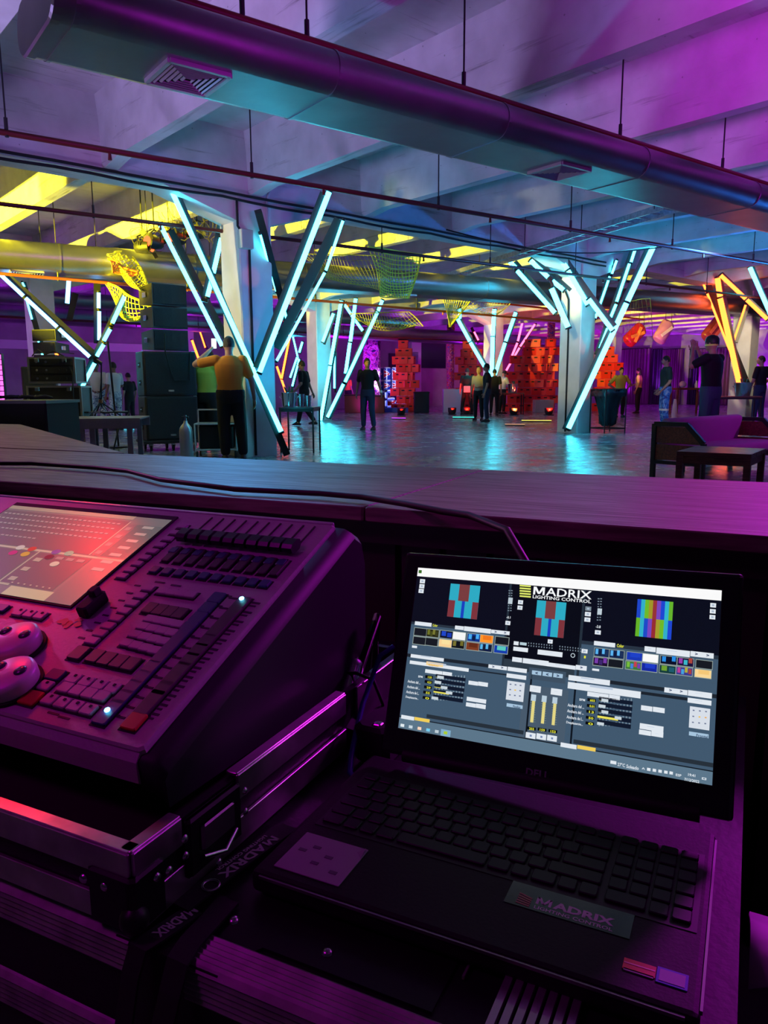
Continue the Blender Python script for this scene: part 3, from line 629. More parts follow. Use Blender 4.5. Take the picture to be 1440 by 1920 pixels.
net('pale net reaching from the triangular one to the far column', [(887, 556, 19.5), (955, 568, 21), (930, 592, 21), (870, 575, 20)], 14, 6, sag=.2, r=.005)
net('thin net hanging before the second bay wall above the bin', [(1175, 565, 17), (1215, 560, 17), (1225, 640, 18), (1165, 640, 18)], 8, 6, sag=.05, r=.003)
# ================================================================== STAGE LIGHTS
def stage_light(label, px, py, Y, s=1.0, hd=.6):
    c = at(px, py, Y); t = thing('stage_light', label, 'spotlight', c, rz=hd)
    MB().loft([[Vector((math.cos(a) * r_, y, math.sin(a) * r_)) for a in [2 * math.pi * i / 14 for i in range(14)]] for y, r_ in ((.14, .05), (.12, .09), (0, .11), (-.13, .12), (-.16, .125))]).build('lamp_body', BLK, t)
    MB().cyl((0, -.165, 0), (0, -.15, 0), .085, n=16).build('lens', glow('lens_red', (1, .08, .02), 5), t)
    b_ = MB(); b_.tube([(-.14, 0, 0), (-.15, 0, .14), (0, 0, .2), (.15, 0, .14), (.14, 0, 0)], .012, 6); b_.build('bracket', BLK, t)
    b_ = MB(); b_.cyl((0, 0, .2), (0, 0, 4.59 - c.z), .012, n=6); b_.build('drop_rod', BLK, t)
    for i in range(4):
        a = i * math.pi / 2 + .4; d = MB(); d.bar((math.cos(a) * .11, -.17, math.sin(a) * .11), (math.cos(a) * .19, -.2, math.sin(a) * .19), .11, .006, (0, 1, 0)); d.build('barn_door', BLK, t)
stage_light('spotlight with a glowing red lens, centre of the left three', 290, 455, 13.0, hd=-.55)
stage_light('dark spotlight at the outer end of the hanging row', 268, 463, 13.0, hd=1.3)
stage_light('spotlight with red lens behind the leaning tubes', 333, 447, 13.3, hd=-.5)
stage_light('small spotlight with a dim red lens nearest the column', 370, 436, 13.6, hd=-.4)
def garland(label, px, py, Y, R_):
    c = at(px, py, Y); rs = random.Random(px); mb = MB()
    for i in range(16):
        pts = []; a = rs.uniform(0, 6.28); p = Vector((rs.uniform(-R_, R_), rs.uniform(-R_, R_), rs.uniform(-R_ * .6, R_ * .6)))
        for k in range(7): pts.append(p.copy()); a += rs.uniform(-1, 1.6); p += Vector((math.cos(a), rs.uniform(-.5, .5), math.sin(a))) * R_ * .28
        mb.tube(pts, .005, 4)
    t = thing('dried_branch', label, 'decoration', c); mb.build('twigs', mat('twig', (.12, .1, .03), .8), t)
    MB().cyl((0, 0, 0), (0, 0, 4.59 - c.z), .008, n=6).build('hanging_wire', BLK, t)
garland('tangled dry branches hanging over the red spotlights', 316, 426, 13.1, .2)
garland('tangled dry branches hanging beside the nearest column head', 384, 418, 12.8, .24)
garland('bunch of dry branches above the outermost spotlight', 276, 440, 13.0, .17)
# ================================================================== RED CRATES AND CANS
CRATE = mat('red_crate_plastic', (.75, .02, .012), .45)
def crate_mesh():
    mb = MB(); mb.box((0, 0, .165), (.40, .34, .32), bev=.012, mi=0)
    for s_ in (-1, 1):
        mb.box((0, s_ * .1705, .235), (.13, .004, .055), mi=1); mb.box((s_ * .2005, 0, .235), (.004, .11, .055), mi=1)
        mb.box((0, s_ * .173, .30), (.40, .012, .035)); mb.box((0, s_ * .173, .02), (.40, .012, .03)); mb.box((s_ * .2, 0, .30), (.012, .34, .035))
    return mb
cr0 = crate_mesh().build('crate', [CRATE, BLKM]); used = [False]
def crate(p, rz, label, group):
    if not used[0]: o = cr0; used[0] = True
    else: o = cr0.copy(); COL.objects.link(o)
    o.location = p; o.rotation_euler = (0, 0, rz); tag(o, label, 'crate', group); return o
rs = random.Random(3)
ORD = ('bottom', 'second', 'third', 'fourth', 'fifth', 'sixth', 'seventh', 'eighth', 'ninth')
def crate_wall(x0, x1, ybase, tops, label, group, depth=0):
    a, b_ = floor_at(x0, ybase), floor_at(x1, ybase); n = len(tops); s_ = (b_ - a).length / n / .43
    for i, nt_ in enumerate(tops):
        base = a.lerp(b_, (i + .5) / n) + Vector((0, depth, 0))
        for k in range(nt_):
            off = (rs.uniform(-.06, .06) + (.2 if k % 2 else 0), rs.uniform(-.1, .1) + (.15 if k % 3 == 1 else 0))
            crate(base + Vector((off[0], off[1], k * .33)), rs.uniform(-.18, .18) + math.atan2(b_.y - a.y, b_.x - a.x), '%s, %s column from its left end, %s%s' % (label, ORD[i] if i else 'first', ORD[k], ' up' if k else ''), group)
crate_wall(739, 773, 772, (8, 9, 7), 'red crate stacked near the striped cans', 'crates of the stack near the cans')
crate_wall(855, 893, 770, (8, 9, 8), 'red crate stacked behind the standing pair', 'crates of the stack behind the pair')
crate_wall(944, 1036, 771, (5, 7, 8, 9, 9, 8, 9), 'red crate of the broad crate wall', 'crates of the broad wall')
crate_wall(1112, 1150, 771, (6, 8, 7), 'red crate stacked behind the waste bag', 'crates of the stack behind the waste bag')
for px, py, tx, ty, P_ in ((752, 778, 758, 700, 70), (873, 777, 868, 700, 130), (960, 778, 975, 690, 260), (1025, 778, 1005, 700, 330), (1126, 779, 1130, 700, 160), (846, 777, 846, 690, 110)):
    p = floor_at(px, py); q = atY(tx, ty, p.y + 1.6); spot('crate_uplight', p + Vector((0, -.5, .18)), q, RE if px != 960 else ORA, P_ * 7, 110 if px not in (752, 846) else 60, .7, .08)
    t = thing('floor_lamp', 'black floor can lamp at pixel row %d throwing red light on crates' % px, 'spotlight', p + Vector((0, -.35, 0)))
    t['label'] = {752: 'black floor lamp before the tall crate stack near the cans', 873: 'black floor lamp before the crates behind the pair', 960: 'black floor lamp at the dark end of the crate wall', 1025: 'black floor lamp at the brightest end of the crate wall', 1126: 'black floor lamp before the crates behind the waste bag', 846: 'black floor lamp at the foot of the red graffiti pillar'}[px]
    MB().loft([[Vector((math.cos(a) * r_, math.sin(a) * r_, z)) for a in [2 * math.pi * i / 12 for i in range(12)]] for z, r_ in ((.03, .12), (.12, .15), (.26, .16))]).build('lamp_body', BLK, t)
    MB().box((0, 0, .015), (.3, .3, .03)).build('base', BLK, t)
# plinth boxes between the crates
for x0, x1, lab in ((830, 868, 'white low plinth under the pink light beside the crates'), (1000, 1036, 'pale low plinth at the end of the crate wall')):
    a, b_ = floor_at(x0, 773), floor_at(x1, 773); h = .95 if x0 == 830 else .5
    t = MB().box((0, 0, h / 2), ((b_ - a).length, .5, h), bev=.02).build('plinth', mat('plinth_white', (.6, .5, .55), .6)); t.location = (a + b_) / 2; tag(t, lab, 'plinth')
CANM = colattr('printed_can', None, .3)
def can(px, y0, y1, wpx, label, Y=36.5, flip=False):
    c = at(px, y1, Y); top = at(px, y0, Y); h = top.z - c.z; r_ = wpx / FPX * Y / 2
    t = thing('drink_can', label, 'can', c, group=None); mb = MB(); n, m_ = 28, 14
    prof = lambda v: r_ * (.9 if v < .04 else (1 if v < .93 else 1 - (v - .93) * 2.2))
    for j in range(m_):
        for i in range(n):
            v0, v1 = j / m_, (j + 1) / m_; a0, a1 = 2 * math.pi * i / n, 2 * math.pi * (i + 1) / n
            ac = (a0 + a1) / 2; x = math.cos(ac); u = (x + 1) / 2; vc = (v0 + v1) / 2; front = math.sin(ac) < 0
            col = rgb(25, 45, 150)
            if vc > .9: col = rgb(200, 200, 215)
            elif front:
                tri = abs(vc - .52) < .36 * (1 - max(0, (u - .08)) / .86) and u > .05
                tri2 = abs(vc - .52) < .24 * (1 - max(0, (u - .12)) / .72) and u > .1
                if tri: col = rgb(225, 225, 235)
                if tri2: col = rgb(200, 30, 35)
                if tri2 and abs(vc - .52) < .05 and u < .6: col = rgb(225, 225, 235)
            if vc < .08: col = rgb(200, 200, 215)
            ps = [(prof(v) * math.cos(a), prof(v) * math.sin(a), v * h) for v, a in ((v0, a0), (v0, a1), (v1, a1), (v1, a0))]
            mb.add(ps, [(0, 1, 2, 3)], 0, col)
    mb.build('can_wall', CANM, t)
    MB().cyl((0, 0, h - .01), (0, 0, h + .01), r_ * .86, r_ * .84, 20).build('lid', ALU, t)
    return t
rows = ((689, 714, 15, (696, 711, 726, 742), 'top'), (714, 733, 15, (696, 711, 726, 742), 'middle'), (733, 773, 22, (712, 735, 771), 'bottom'))
names = ('first', 'second', 'third', 'fourth')
for y0, y1, w_, xs, row in rows:
    for i, x in enumerate(xs): can(x, y0, y1, w_, 'blue white red giant drink can, %s from the graffiti pillar in the %s row' % (names[i], row))
def letter(ch, px0, px1, y0, y1, Y, label):
    a, b_ = at(px0, y1, Y), at(px1, y0, Y); wd, h = b_.x - a.x, b_.z - a.z; t = thing('display_letter', label, 'letter', a)
    s_ = wd * .28; mb = MB(); e = MB()
    def st(m_, p, q, th, d): m_.bar(p, q, d, th, (0, 0, 1) if abs(p[2] - q[2]) < .01 else (1, 0, 0))
    for m_, th, yy, g in ((e, s_, 0, 0), (mb, s_ * .6, -.09, .03)):
        if ch == 'E':
            st(m_, (th / 2 + g, yy, g), (th / 2 + g, yy, h - g), th, .16)
            for z in (th / 2 + g, h / 2, h - th / 2 - g): st(m_, (g, yy, z), (wd - g, yy, z), th, .16)
        else:
            st(m_, (th / 2 + g, yy, g), (th / 2 + g, yy, h - g), th, .16); st(m_, (wd - th / 2 - g, yy, g), (wd - th / 2 - g, yy, h - g), th, .16)
            st(m_, (th / 2 + g, yy, h - g), (wd - th / 2 - g, yy, g), th, .158)
    e.build('letter_body', mat('letter_white', (.75, .78, .9), .5), t); mb.build('letter_face', mat('letter_blue', (.06, .1, .5), .4), t)
letter('E', 722, 740, 731, 766, 35.6, 'blue faced white standing letter E before the striped cans')
letter('N', 744, 762, 731, 766, 35.6, 'blue faced white standing letter N before the striped cans')
a, b_ = floor_at(716, 773), floor_at(765, 773); t = MB().box((0, 0, .09), ((b_ - a).length, .5, .18), bev=.01).build('plinth', mat('plinth_blue', (.05, .1, .6), .5)); t.location = (a + b_) / 2 + Vector((0, .2, 0)); tag(t, 'low blue plinth under the standing letters', 'plinth')
spot('can_key', at(705, 700, 33.5), at(735, 735, 36.5), (.6, .65, 1), 500, 60, .6, .1)
spot('can_key', floor_at(700, 774) + Vector((-.3, -.8, .3)), at(700, 700, 37), MA, 25, 100, .8, .1)
# dark crates / boxes around
for px, w_, h_, lab in ((662, 30, .75, 'dark red low box behind the man in dark shirt'), (708, 26, .72, 'dark red crate stack near the graffiti pillar foot'), (790, 28, .85, 'black flight case between the cans and the tall crates')):
    p = floor_at(px, 774); s_ = w_ / FPX * p.y; t = thing('storage_box', lab, 'box', p)
    MB().box((0, 0, h_ / 2), (s_, .5, h_), bev=.03).build('box_body', mat('dark_red_box', (.15, .02, .02), .5) if px != 790 else BLK, t)
    MB().box((0, 0, h_ - .04), (s_ + .03, .53, .04)).build('box_rim', BLKM, t)
# three big can shaped props hung before the far right wall
def hung(px, py, wpx, hpx, tilt, label, col, col2, Y=30):
    c = at(px, py, Y); s_ = Y / FPX; t = thing('hanging_can', label, 'prop', c); R = Matrix.Rotation(tilt, 3, 'Y'); R = Matrix.Rotation(.35, 3, 'Z') @ R
    W_, H_ = wpx * s_, hpx * s_; mb = MB(); rings = []
    for z, k in ((-.5, .8), (-.46, .95), (-.4, 1), (.4, 1), (.46, .93), (.5, .78)):
        rings.append([R @ Vector((math.cos(a) * W_ / 2 * k, math.sin(a) * W_ / 2 * k * .7, z * H_)) for a in [2 * math.pi * i / 18 for i in range(18)]])
    mb.loft(rings); mb.build('can_wall', mat(label[:14] + '_paint', col, .3), t)
    for sx in (-.22, .22) if col2[0] > .5 and col[0] < .6 else (-.2,):
        b2 = MB(); b2.bar(R @ Vector((sx * W_, -W_ * .36, -H_ * .32)), R @ Vector((-sx * W_ if len(label) % 2 else sx * W_, -W_ * .36, H_ * .32)), .12, .03, (0, 1, 0)); b2.build('printed_band', mat('band_%d' % int(col2[1] * 100), col2, .4), t)
    w2 = MB()
    for sx in (-.3, .3): w2.cyl(R @ Vector((sx * W_, 0, H_ * .45)), (R @ Vector((sx * W_, 0, H_ * .45))) + Vector((0, 0, 4.59 - c.z - (R @ Vector((sx * W_, 0, H_ * .45))).z)), .01, n=5)
    w2.build('hanging_wire', BLK, t)
hung(1190, 628, 27, 42, .85, 'red can prop hung aslant nearest the right column', (.5, .02, .03), (.8, .3, .05))
hung(1244, 622, 27, 40, .6, 'silver-pink can prop hung aslant, middle of the three', (.6, .25, .5), (.85, .7, .8))
hung(1337, 618, 27, 46, .75, 'dark red can prop hung above the man in the reflective cap', (.3, .04, .05), (.6, .1, .1))
spot('prop_light', at(1215, 740, 27), at(1225, 620, 30), MA, 260, 50, .8, .1)
spot('prop_light', at(1340, 740, 27), at(1350, 615, 33), MA, 300, 50, .8, .1)
spot('prop_light', at(1170, 720, 26), at(1190, 620, 30), RE, 160, 30, .8, .1)
# small tables with things by the curtains
def table(label, c, sx, sy, h, rz, topm, legm, leg=.03, name='table', th=.03):
    t = thing(name, label, 'table', c, rz=rz); MB().box((0, 0, h - th / 2), (sx, sy, th), bev=.006).build('table_top', topm, t)
    f = MB(); ap = .04
    for s_ in (-1, 1): f.box((0, s_ * (sy / 2 - leg), h - th - ap / 2), (sx - leg * 2, .015, ap)); f.box((s_ * (sx / 2 - leg), 0, h - th - ap / 2), (.015, sy - leg * 2, ap))
    f.build('apron', legm, t); l0 = MB(); l0.box((0, 0, (h - th) / 2), (leg, leg, h - th)); q = None
    for a in (-1, 1):
        for d in (-1, 1):
            q = l0.build('leg', legm, t) if q is None else share('leg', q, t); q.location = (a * (sx / 2 - leg / 2 - .005), d * (sy / 2 - leg / 2 - .005), 0)
    return t
WD = wood_grain('red_brown_wood', (.28, .08, .05), (.14, .04, .03), .45, (2, 12, 12)); WHT = mat('white_plastic', (.7, .7, .72), .4)
p = floor_at(1287, 776); table('small brown table with white items before the purple curtain', p, 1.1, .6, .95, .1, WD, WD, .06)
t = MB().ball((0, 0, .12), (.14, .1, .12)).build('white_bag', WHT); t.location = p + Vector((-.2, 0, .96)); tag(t, 'round white bag on the brown table by the curtain', 'bag')
t = MB().loft([[Vector((math.cos(a) * r_, math.sin(a) * r_, z)) for a in [2 * math.pi * i / 12 for i in range(12)]] for z, r_ in ((0, .05), (.12, .06), (.2, .03), (.26, .025))]).build('bottle', WHT); t.location = p + Vector((.3, 0, .951)); tag(t, 'small white bottle on the brown table by the curtain', 'bottle')
p = floor_at(1264, 783); t = MB().loft([[Vector((math.cos(a) * r_, math.sin(a) * r_ * .6, z)) for a in [2 * math.pi * i / 12 for i in range(12)]] for z, r_ in ((0, .09), (.1, .10), (.4, .07), (.6, .04))]).build('white_cloth', WHT); t.location = p; tag(t, 'white folded cloth standing beside the man in green shirt', 'cloth')
# chrome ice buckets
def bucket(label, c, r_=.13, h=.22):
    t = thing('ice_bucket', label, 'bucket', c); n = 20
    MB().loft([[Vector((math.cos(a) * q, math.sin(a) * q, z)) for a in [2 * math.pi * i / n for i in range(n)]] for z, q in ((0, r_ * .8), (h, r_), (h + .01, r_ * 1.06), (h + .01, r_ * .97), (.02, r_ * .78))]).build('bucket_wall', CHROME, t)
    g = MB(); rs_ = random.Random(5)
    for i in range(4): g.cyl((rs_.uniform(-.05, .05), rs_.uniform(-.05, .05), h * .5), (rs_.uniform(-.08, .08), rs_.uniform(-.08, .08), h + .1), .025, .012, 8)
    g.build('bottle_necks', mat('bottle_glass', (.05, .15, .08), .1), t)
    for s_ in (-1, 1): MB().tube([(s_ * r_ * .95, 0, h * .8), (s_ * r_ * 1.2, 0, h * .75), (s_ * r_ * .95, 0, h * .6)], .008, 6).build('handle', CHROME, t)
# folding table near the first column
p0 = floor_at(560, 850); table('dark folding table between the nearest column and the walking man', p0 + Vector((0, .35, 0)), .56, .6, .72, -.1, mat('dark_table_top', (.05, .05, .06), .3), BLK, .025)
bucket('chrome ice bucket with bottles on the dark folding table', p0 + Vector((-.16, .25, .721)))
t = thing('silver_cups', 'pair of purple-lit metal cups on the dark folding table', 'cup', p0 + Vector((.02, .3, .721))); MB().cyl((0, 0, 0), (0, 0, .2), .05, .06, 14).build('cup', STEEL, t); MB().cyl((.11, .05, 0), (.11, .05, .18), .05, .06, 14).build('cup', STEEL, t)
p1 = floor_at(1378, 806); table('brown folding table with bucket below the orange tubes', p1, .95, .5, .78, -.15, WD, BLK, .03)
bucket('chrome ice bucket on the brown table under the orange tubes', p1 + Vector((.12, .0, .781)), .2, .3)
p2 = floor_at(955, 777); table('small dark table with jars beside the far middle column', p2, 1.0, .5, .8, 0, BLK, BLK, .04)
bucket('small bucket on the dark table beside the far middle column', p2 + Vector((.1, 0, .801)), .2, .32)
# waste bag in a wire frame
p = floor_at(1138, 811); t = thing('waste_bin', 'black waste bag hung in a square metal frame beside the right column', 'bin', p, rz=.35); s_ = .27
fr = MB()
for a in (-1, 1):
    for d in (-1, 1): fr.cyl((a * s_, d * s_, 0), (a * s_, d * s_, .95), .014, n=8)
for z in (.1, .95):
    for a, b_ in (((-s_, -s_), (s_, -s_)), ((s_, -s_), (s_, s_)), ((s_, s_), (-s_, s_)), ((-s_, s_), (-s_, -s_))): fr.cyl((*a, z), (*b_, z), .014, n=8)
fr.build('frame', BLK, t); rings = []
for z, k in ((.14, .25), (.2, .5), (.4, .62), (.6, .72), (.8, .86), (.93, .98), (.97, 1.06), (.86, 1.12), (.8, 1.08)):
    rings.append([Vector((math.cos(a) * s_ * k * (1.1 + .16 * math.cos(4 * a + math.pi)) + .02 * math.sin(7 * a + z * 9), math.sin(a) * s_ * k * (1.1 + .16 * math.cos(4 * a + math.pi)) + .02 * math.cos(5 * a + z * 7), z)) for a in [2 * math.pi * i / 28 for i in range(28)]])
MB().loft(rings, cap=True).build('bag', mat('bag_plastic', (.01, .03, .04), .22, bump=.6, nscale=9), t)
# ------------------------------------------------------------------ sofa
PURC = mat('sofa_cushion', (.42, .22, .42), .8, bump=.1, nscale=40); FRM = mat('sofa_frame_metal', (.02, .018, .022), .4)
sp0 = W(0, 0, 0); P0 = floor_at(1223, 893); P0 = Vector((P0.x, P0.y, 0))
Xs = Vector((math.sin(YAW), math.cos(YAW), 0)); Ys = Vector((Xs.y, -Xs.x, 0))      # Xs: length of the sofa; Ys: towards its front
RS = Matrix([Xs, -Ys, Vector((0, 0, 1))]).transposed()                             # local x length, local y to the back
so = thing('sofa', 'purple cushioned sofa with wood slatted arms and black metal frame', 'sofa', P0, R=RS); Ls, Ds = 1.95, .58
for i, x in enumerate((0, Ls)):
    a = MB(); path = [(x, 0, 0), (x, 0, .60), (x, -.38, .60), (x, -Ds, .40), (x, -Ds, 0)]
    for q, r_ in zip(path[:-1], path[1:]): a.bar(q, r_, .05, .045, (1, 0, 0))
    a.bar((x, 0, .17), (x, -Ds, .17), .045, .04); fr = a.build('arm_frame', FRM, so)
    for z0, z1 in ((.20, .37), (.39, .57)):
        s_ = MB(); yf = -Ds + .03 if z1 < .4 else -.42
        s_.loft([[Vector((x + dx, y, z)) for y, z in ((-.03, z0), (-Ds + .03, z0), (-Ds + .03, min(z1, .385)), (-Ds + .03 if z1 < .4 else -.40, z1), (-.03, z1))] for dx in (-.011, .011)], smooth=False); s_.build('slat', WD, so)
a = MB()
for y in (-.03, -Ds + .03): a.bar((0, y, .20), (Ls, y, .20), .04, .04)
for x in (.65, 1.3): a.bar((x, -.03, .2), (x, -Ds, .2), .03, .03)
for x in (.65, ): a.bar((x, -.03, 0), (x, -.03, .2), .03, .03)
a.build('seat_frame', FRM, so)
def cushion(c, d, name, R=None, m=PURC, par=None, rnd=.045):
    mb = MB(); mb.box(c, d, R); o = mb.build(name, m, par); mo = o.modifiers.new('b', 'BEVEL'); mo.width = rnd; mo.segments = 3
    for pl_ in o.data.polygons: pl_.use_smooth = True
    return o
cushion((Ls / 2, -.33, .29), (Ls - .08, .5, .13), 'seat_cushion', par=so)
cushion((Ls / 2, -.07, .47), (Ls - .10, .12, .38), 'back_cushion', Matrix.Rotation(.18, 3, 'X'), par=so)
# ------------------------------------------------------------------ wooden coffee tables
Pc = atz(1268, 846, .44); dr = (atz(1409, 852, .44) - Pc); wd = dr.length; dr.normalize(); d2 = Vector((-dr.y, dr.x, 0))
WD2 = wood_grain('brown_table_wood', (.17, .08, .05), (.08, .035, .025), .35, (2, 14, 14))
def low_table(label, P, w_, l_, h):
    t = thing('coffee_table', label, 'table', Vector((P.x, P.y, 0)), R=Matrix([dr, d2, Vector((0, 0, 1))]).transposed())
    for i in range(3): MB().box((w_ / 2, (i + .5) * l_ / 3, h - .02), (w_, l_ / 3 - .004, .04), bev=.004).build('plank', WD2, t)
    f = MB()
    for y in (.03, l_ - .03): f.box((w_ / 2, y, h - .075), (w_ - .06, .025, .07))
    for x in (.03, w_ - .03): f.box((x, l_ / 2, h - .075), (.025, l_ - .06, .07))
    f.build('apron', WD2, t); q = None
    for x in (.03, w_ - .03):
        for y in (.03, l_ - .03):
            if q is None: q = MB().box((0, 0, (h - .04) / 2), (.055, .055, h - .04)).build('leg', WD2, t)
            else: q = share('leg', q, t)
            q.location = (x, y, 0)
low_table('low brown wooden table in front of the purple sofa', Pc, wd, .75, .44)
low_table('second low wooden table half cut off beside the first', Pc + d2 * .50 + dr * .95, .7, .6, .46)
# ================================================================== STAGE GEAR ON THE LEFT
GRL = mat('speaker_grille', (.02, .022, .028), .5, .3, bump=.6, nscale=160); CAB = mat('speaker_cabinet', (.03, .027, .03), .55, bump=.15, nscale=60)
def frame_obj(p, rz): return Matrix.Translation(p) @ Matrix.Rotation(rz, 4, 'Z')
def subwoofer(label, c, rz, w_, d_, h_, z0):
    t = thing('subwoofer', label, 'speaker', c + Vector((0, 0, z0)), rz=rz)
    MB().box((0, 0, h_ / 2), (w_, d_, h_), bev=.02).build('cabinet', CAB, t)
    MB().box((0, -d_ / 2 - .008, h_ / 2), (w_ - .06, .016, h_ - .06), bev=.006).build('grille', GRL, t)
    for s_ in (-1, 1):
        for z in (.3, .7):
            o = MB().box((s_ * (w_ / 2 + .003), 0, h_ * z), (.008, .16, .09), bev=.01).build('side_handle', BLKM, t)
            MB().tube([(s_ * (w_ / 2 + .008), -.05, h_ * z), (s_ * (w_ / 2 + .02), 0, h_ * z), (s_ * (w_ / 2 + .008), .05, h_ * z)], .007, 6).build('handle_grip', STEEL, o)
    MB().box((0, -d_ / 2 - .018, h_ * .12), (.09, .004, .03)).build('badge', ALU, t)
    f = MB()
    for a in (-1, 1):
        for d in (-1, 1): f.box((a * (w_ / 2 - .04), d * (d_ / 2 - .04), h_ - .001), (.06, .06, .012))
    f.build('corner_guards', STEEL, t)
    return t
def line_module(label, c, rz, w_, d_, h_, z0):
    t = thing('line_array_box', label, 'speaker', c + Vector((0, 0, z0)), rz=rz)
    prof = lambda z, k: [Vector((-w_ / 2, -d_ / 2, z)), Vector((w_ / 2, -d_ / 2, z)), Vector((w_ / 2 * .92, d_ / 2, z + k)), Vector((-w_ / 2 * .92, d_ / 2, z + k))]
    MB().loft([prof(0.005, .03), prof(h_ - .01, -.03)], smooth=False).build('cabinet', CAB, t)
    MB().loft([[Vector((x, -d_ / 2 - .012 - b_, z)) for x, b_ in ((-w_ / 2 + .02, 0), (-w_ / 4, .03), (0, .045), (w_ / 4, .03), (w_ / 2 - .02, 0))] + [Vector((w_ / 2 - .02, -d_ / 2, z)), Vector((-w_ / 2 + .02, -d_ / 2, z))] for z in (.03, h_ - .03)], smooth=False).build('grille', GRL, t)
    for s_ in (-1, 1):
        MB().box((s_ * (w_ / 2 + .004), .02, h_ / 2), (.012, .12, .08), bev=.01).build('rigging_plate', STEEL, t)
    return t
sc_ = at(275, 845, 12.3); th = -.50
corner = floor_at(277, 847); ux = Vector((math.cos(th), math.sin(th), 0)); uy = Vector((-math.sin(th), math.cos(th), 0))
th = math.radians(28); ux = Vector((math.cos(th), math.sin(th), 0)); uy = Vector((-math.sin(th), math.cos(th), 0)); wS, dS = .86, .60
cS = corner + ux * wS / 2 + uy * dS / 2
t = thing('dolly', 'wheeled dolly board under the tall subwoofer stack', 'dolly', cS, rz=th)
MB().box((0, 0, .15), (wS + .12, dS + .12, .05), bev=.01).build('board', DK, t)
for a in (-1, 0, 1):
    for d in (-1, 1):
        ca = MB(); ca.cyl((a * wS * .42 - .015, d * dS * .42, .05), (a * wS * .42 + .015, d * dS * .42, .05), .05, n=14); ca.build('wheel', RUB, t)
        MB().box((a * wS * .42, d * dS * .42, .1), (.07, .04, .06)).build('caster_fork', STEEL, t)
subwoofer('lower tall black subwoofer of the stack beside the men', cS, th, wS, dS, .72, .175)
subwoofer('upper tall black subwoofer directly under the line array boxes', cS, th, wS, dS, .72, .90)
labs = ('lowest', 'middle', 'topmost')
for i in range(3): line_module(labs[i] + ' line array box on the tall subwoofer stack', cS + uy * .02 + Vector((0, 0, 0)), math.radians(42) + i * .03, .62, .48, .355, 1.625 + i * .36)
tp = cS + Vector((0, 0, 2.3)); pts = [cS + Vector((.1, -.3, 1.9)), cS + Vector((.12, -.42, 1.6)), cS - uy * .34 + Vector((.0, 0, 1.3)), cS - uy * .34 + Vector((.05, 0, 1.15)), cS - uy * .34 + ux * .3 + Vector((0, 0, 1.15)), cS - uy * .34 + ux * .33 + Vector((0, 0, 1.6))]
tag(MB().tube(pts, .012, 6).build('speaker_cable', RUB), 'black cable looped down the front of the subwoofer stack', 'cable')
# left speaker group
cL = floor_at(30, 835); subwoofer('black subwoofer standing farther left behind the rack cases', cL + Vector((0, 1.2, 0)), .35, .62, .5, .9, .02).location.z = .55
t = thing('riser', 'dark riser box under the left subwoofer', 'platform', cL + Vector((0, 1.2, 0)), rz=.35); MB().box((0, 0, .27), (.8, .7, .54), bev=.02).build('riser_body', BLKM, t); MB().box((0, 0, .545), (.82, .72, .01)).build('riser_top', DK, t)
for i in range(3): line_module(labs[i] + ' line array box on the left subwoofer', cL + Vector((.28, 1.2, 0)), -.3 + i * .06, .5, .45, .23, 1.46 + i * .24)
PNL = glow('pink_led_panel', (1.0, .12, .8), 2.2)
p = atY(-2, 705, 11.5); t = thing('led_panel', 'bright pink led panel at the very edge of the stage gear', 'screen', Vector((p.x, p.y, 0))); MB().box((0, 0, 1.15), (.16, .06, .8)).build('frame', BLK, t)
o = None
for i in range(10):
    for j in range(3):
        if o is None: o = MB().box((0, -.035, 0), (.04, .012, .065)).build('lamp_cell', PNL, t)
        else: o = share('lamp_cell', o, t)
        o.location = ((j - 1) * .05, 0, .8 + i * .078)
MB().cyl((0, 0, 0), (0, 0, .76), .03, n=8).build('stand', BLK, t)
# table carrying the racks
zt = .62; a = atz(86, 786, zt); b_ = atz(262, 784, zt); dv = (b_ - a); Lt = dv.length; dv.normalize(); nv = Vector((-dv.y, dv.x, 0))
DT = mat('riser_purple_grey', (.20, .15, .21), .6, noise=.1)
t = thing('stage_table', 'long pale stage deck table carrying the rack cases', 'table', Vector((a.x, a.y, 0)), R=Matrix([dv, nv, Vector((0, 0, 1))]).transposed())
MB().box((Lt / 2 - .5, .5, zt - .01), (Lt + 1, 1.0, .02)).build('table_top', DT, t); MB().box((Lt / 2 - .5, -.0, zt - .08), (Lt + 1, .03, .12)).build('front_rail', DT, t); MB().box((Lt / 2 - .5, .99, zt - .08), (Lt + 1, .03, .12)).build('rear_rail', DT, t)
q = None
for x in (-.3, .44, .58, Lt - .15):
    for y in (.05, .95):
        if q is None: q = MB().box((0, 0, (zt - .02) / 2), (.07, .06, zt - .02)).build('leg', DT, t)
        else: q = share('leg', q, t)
        q.location = (x, y, 0)
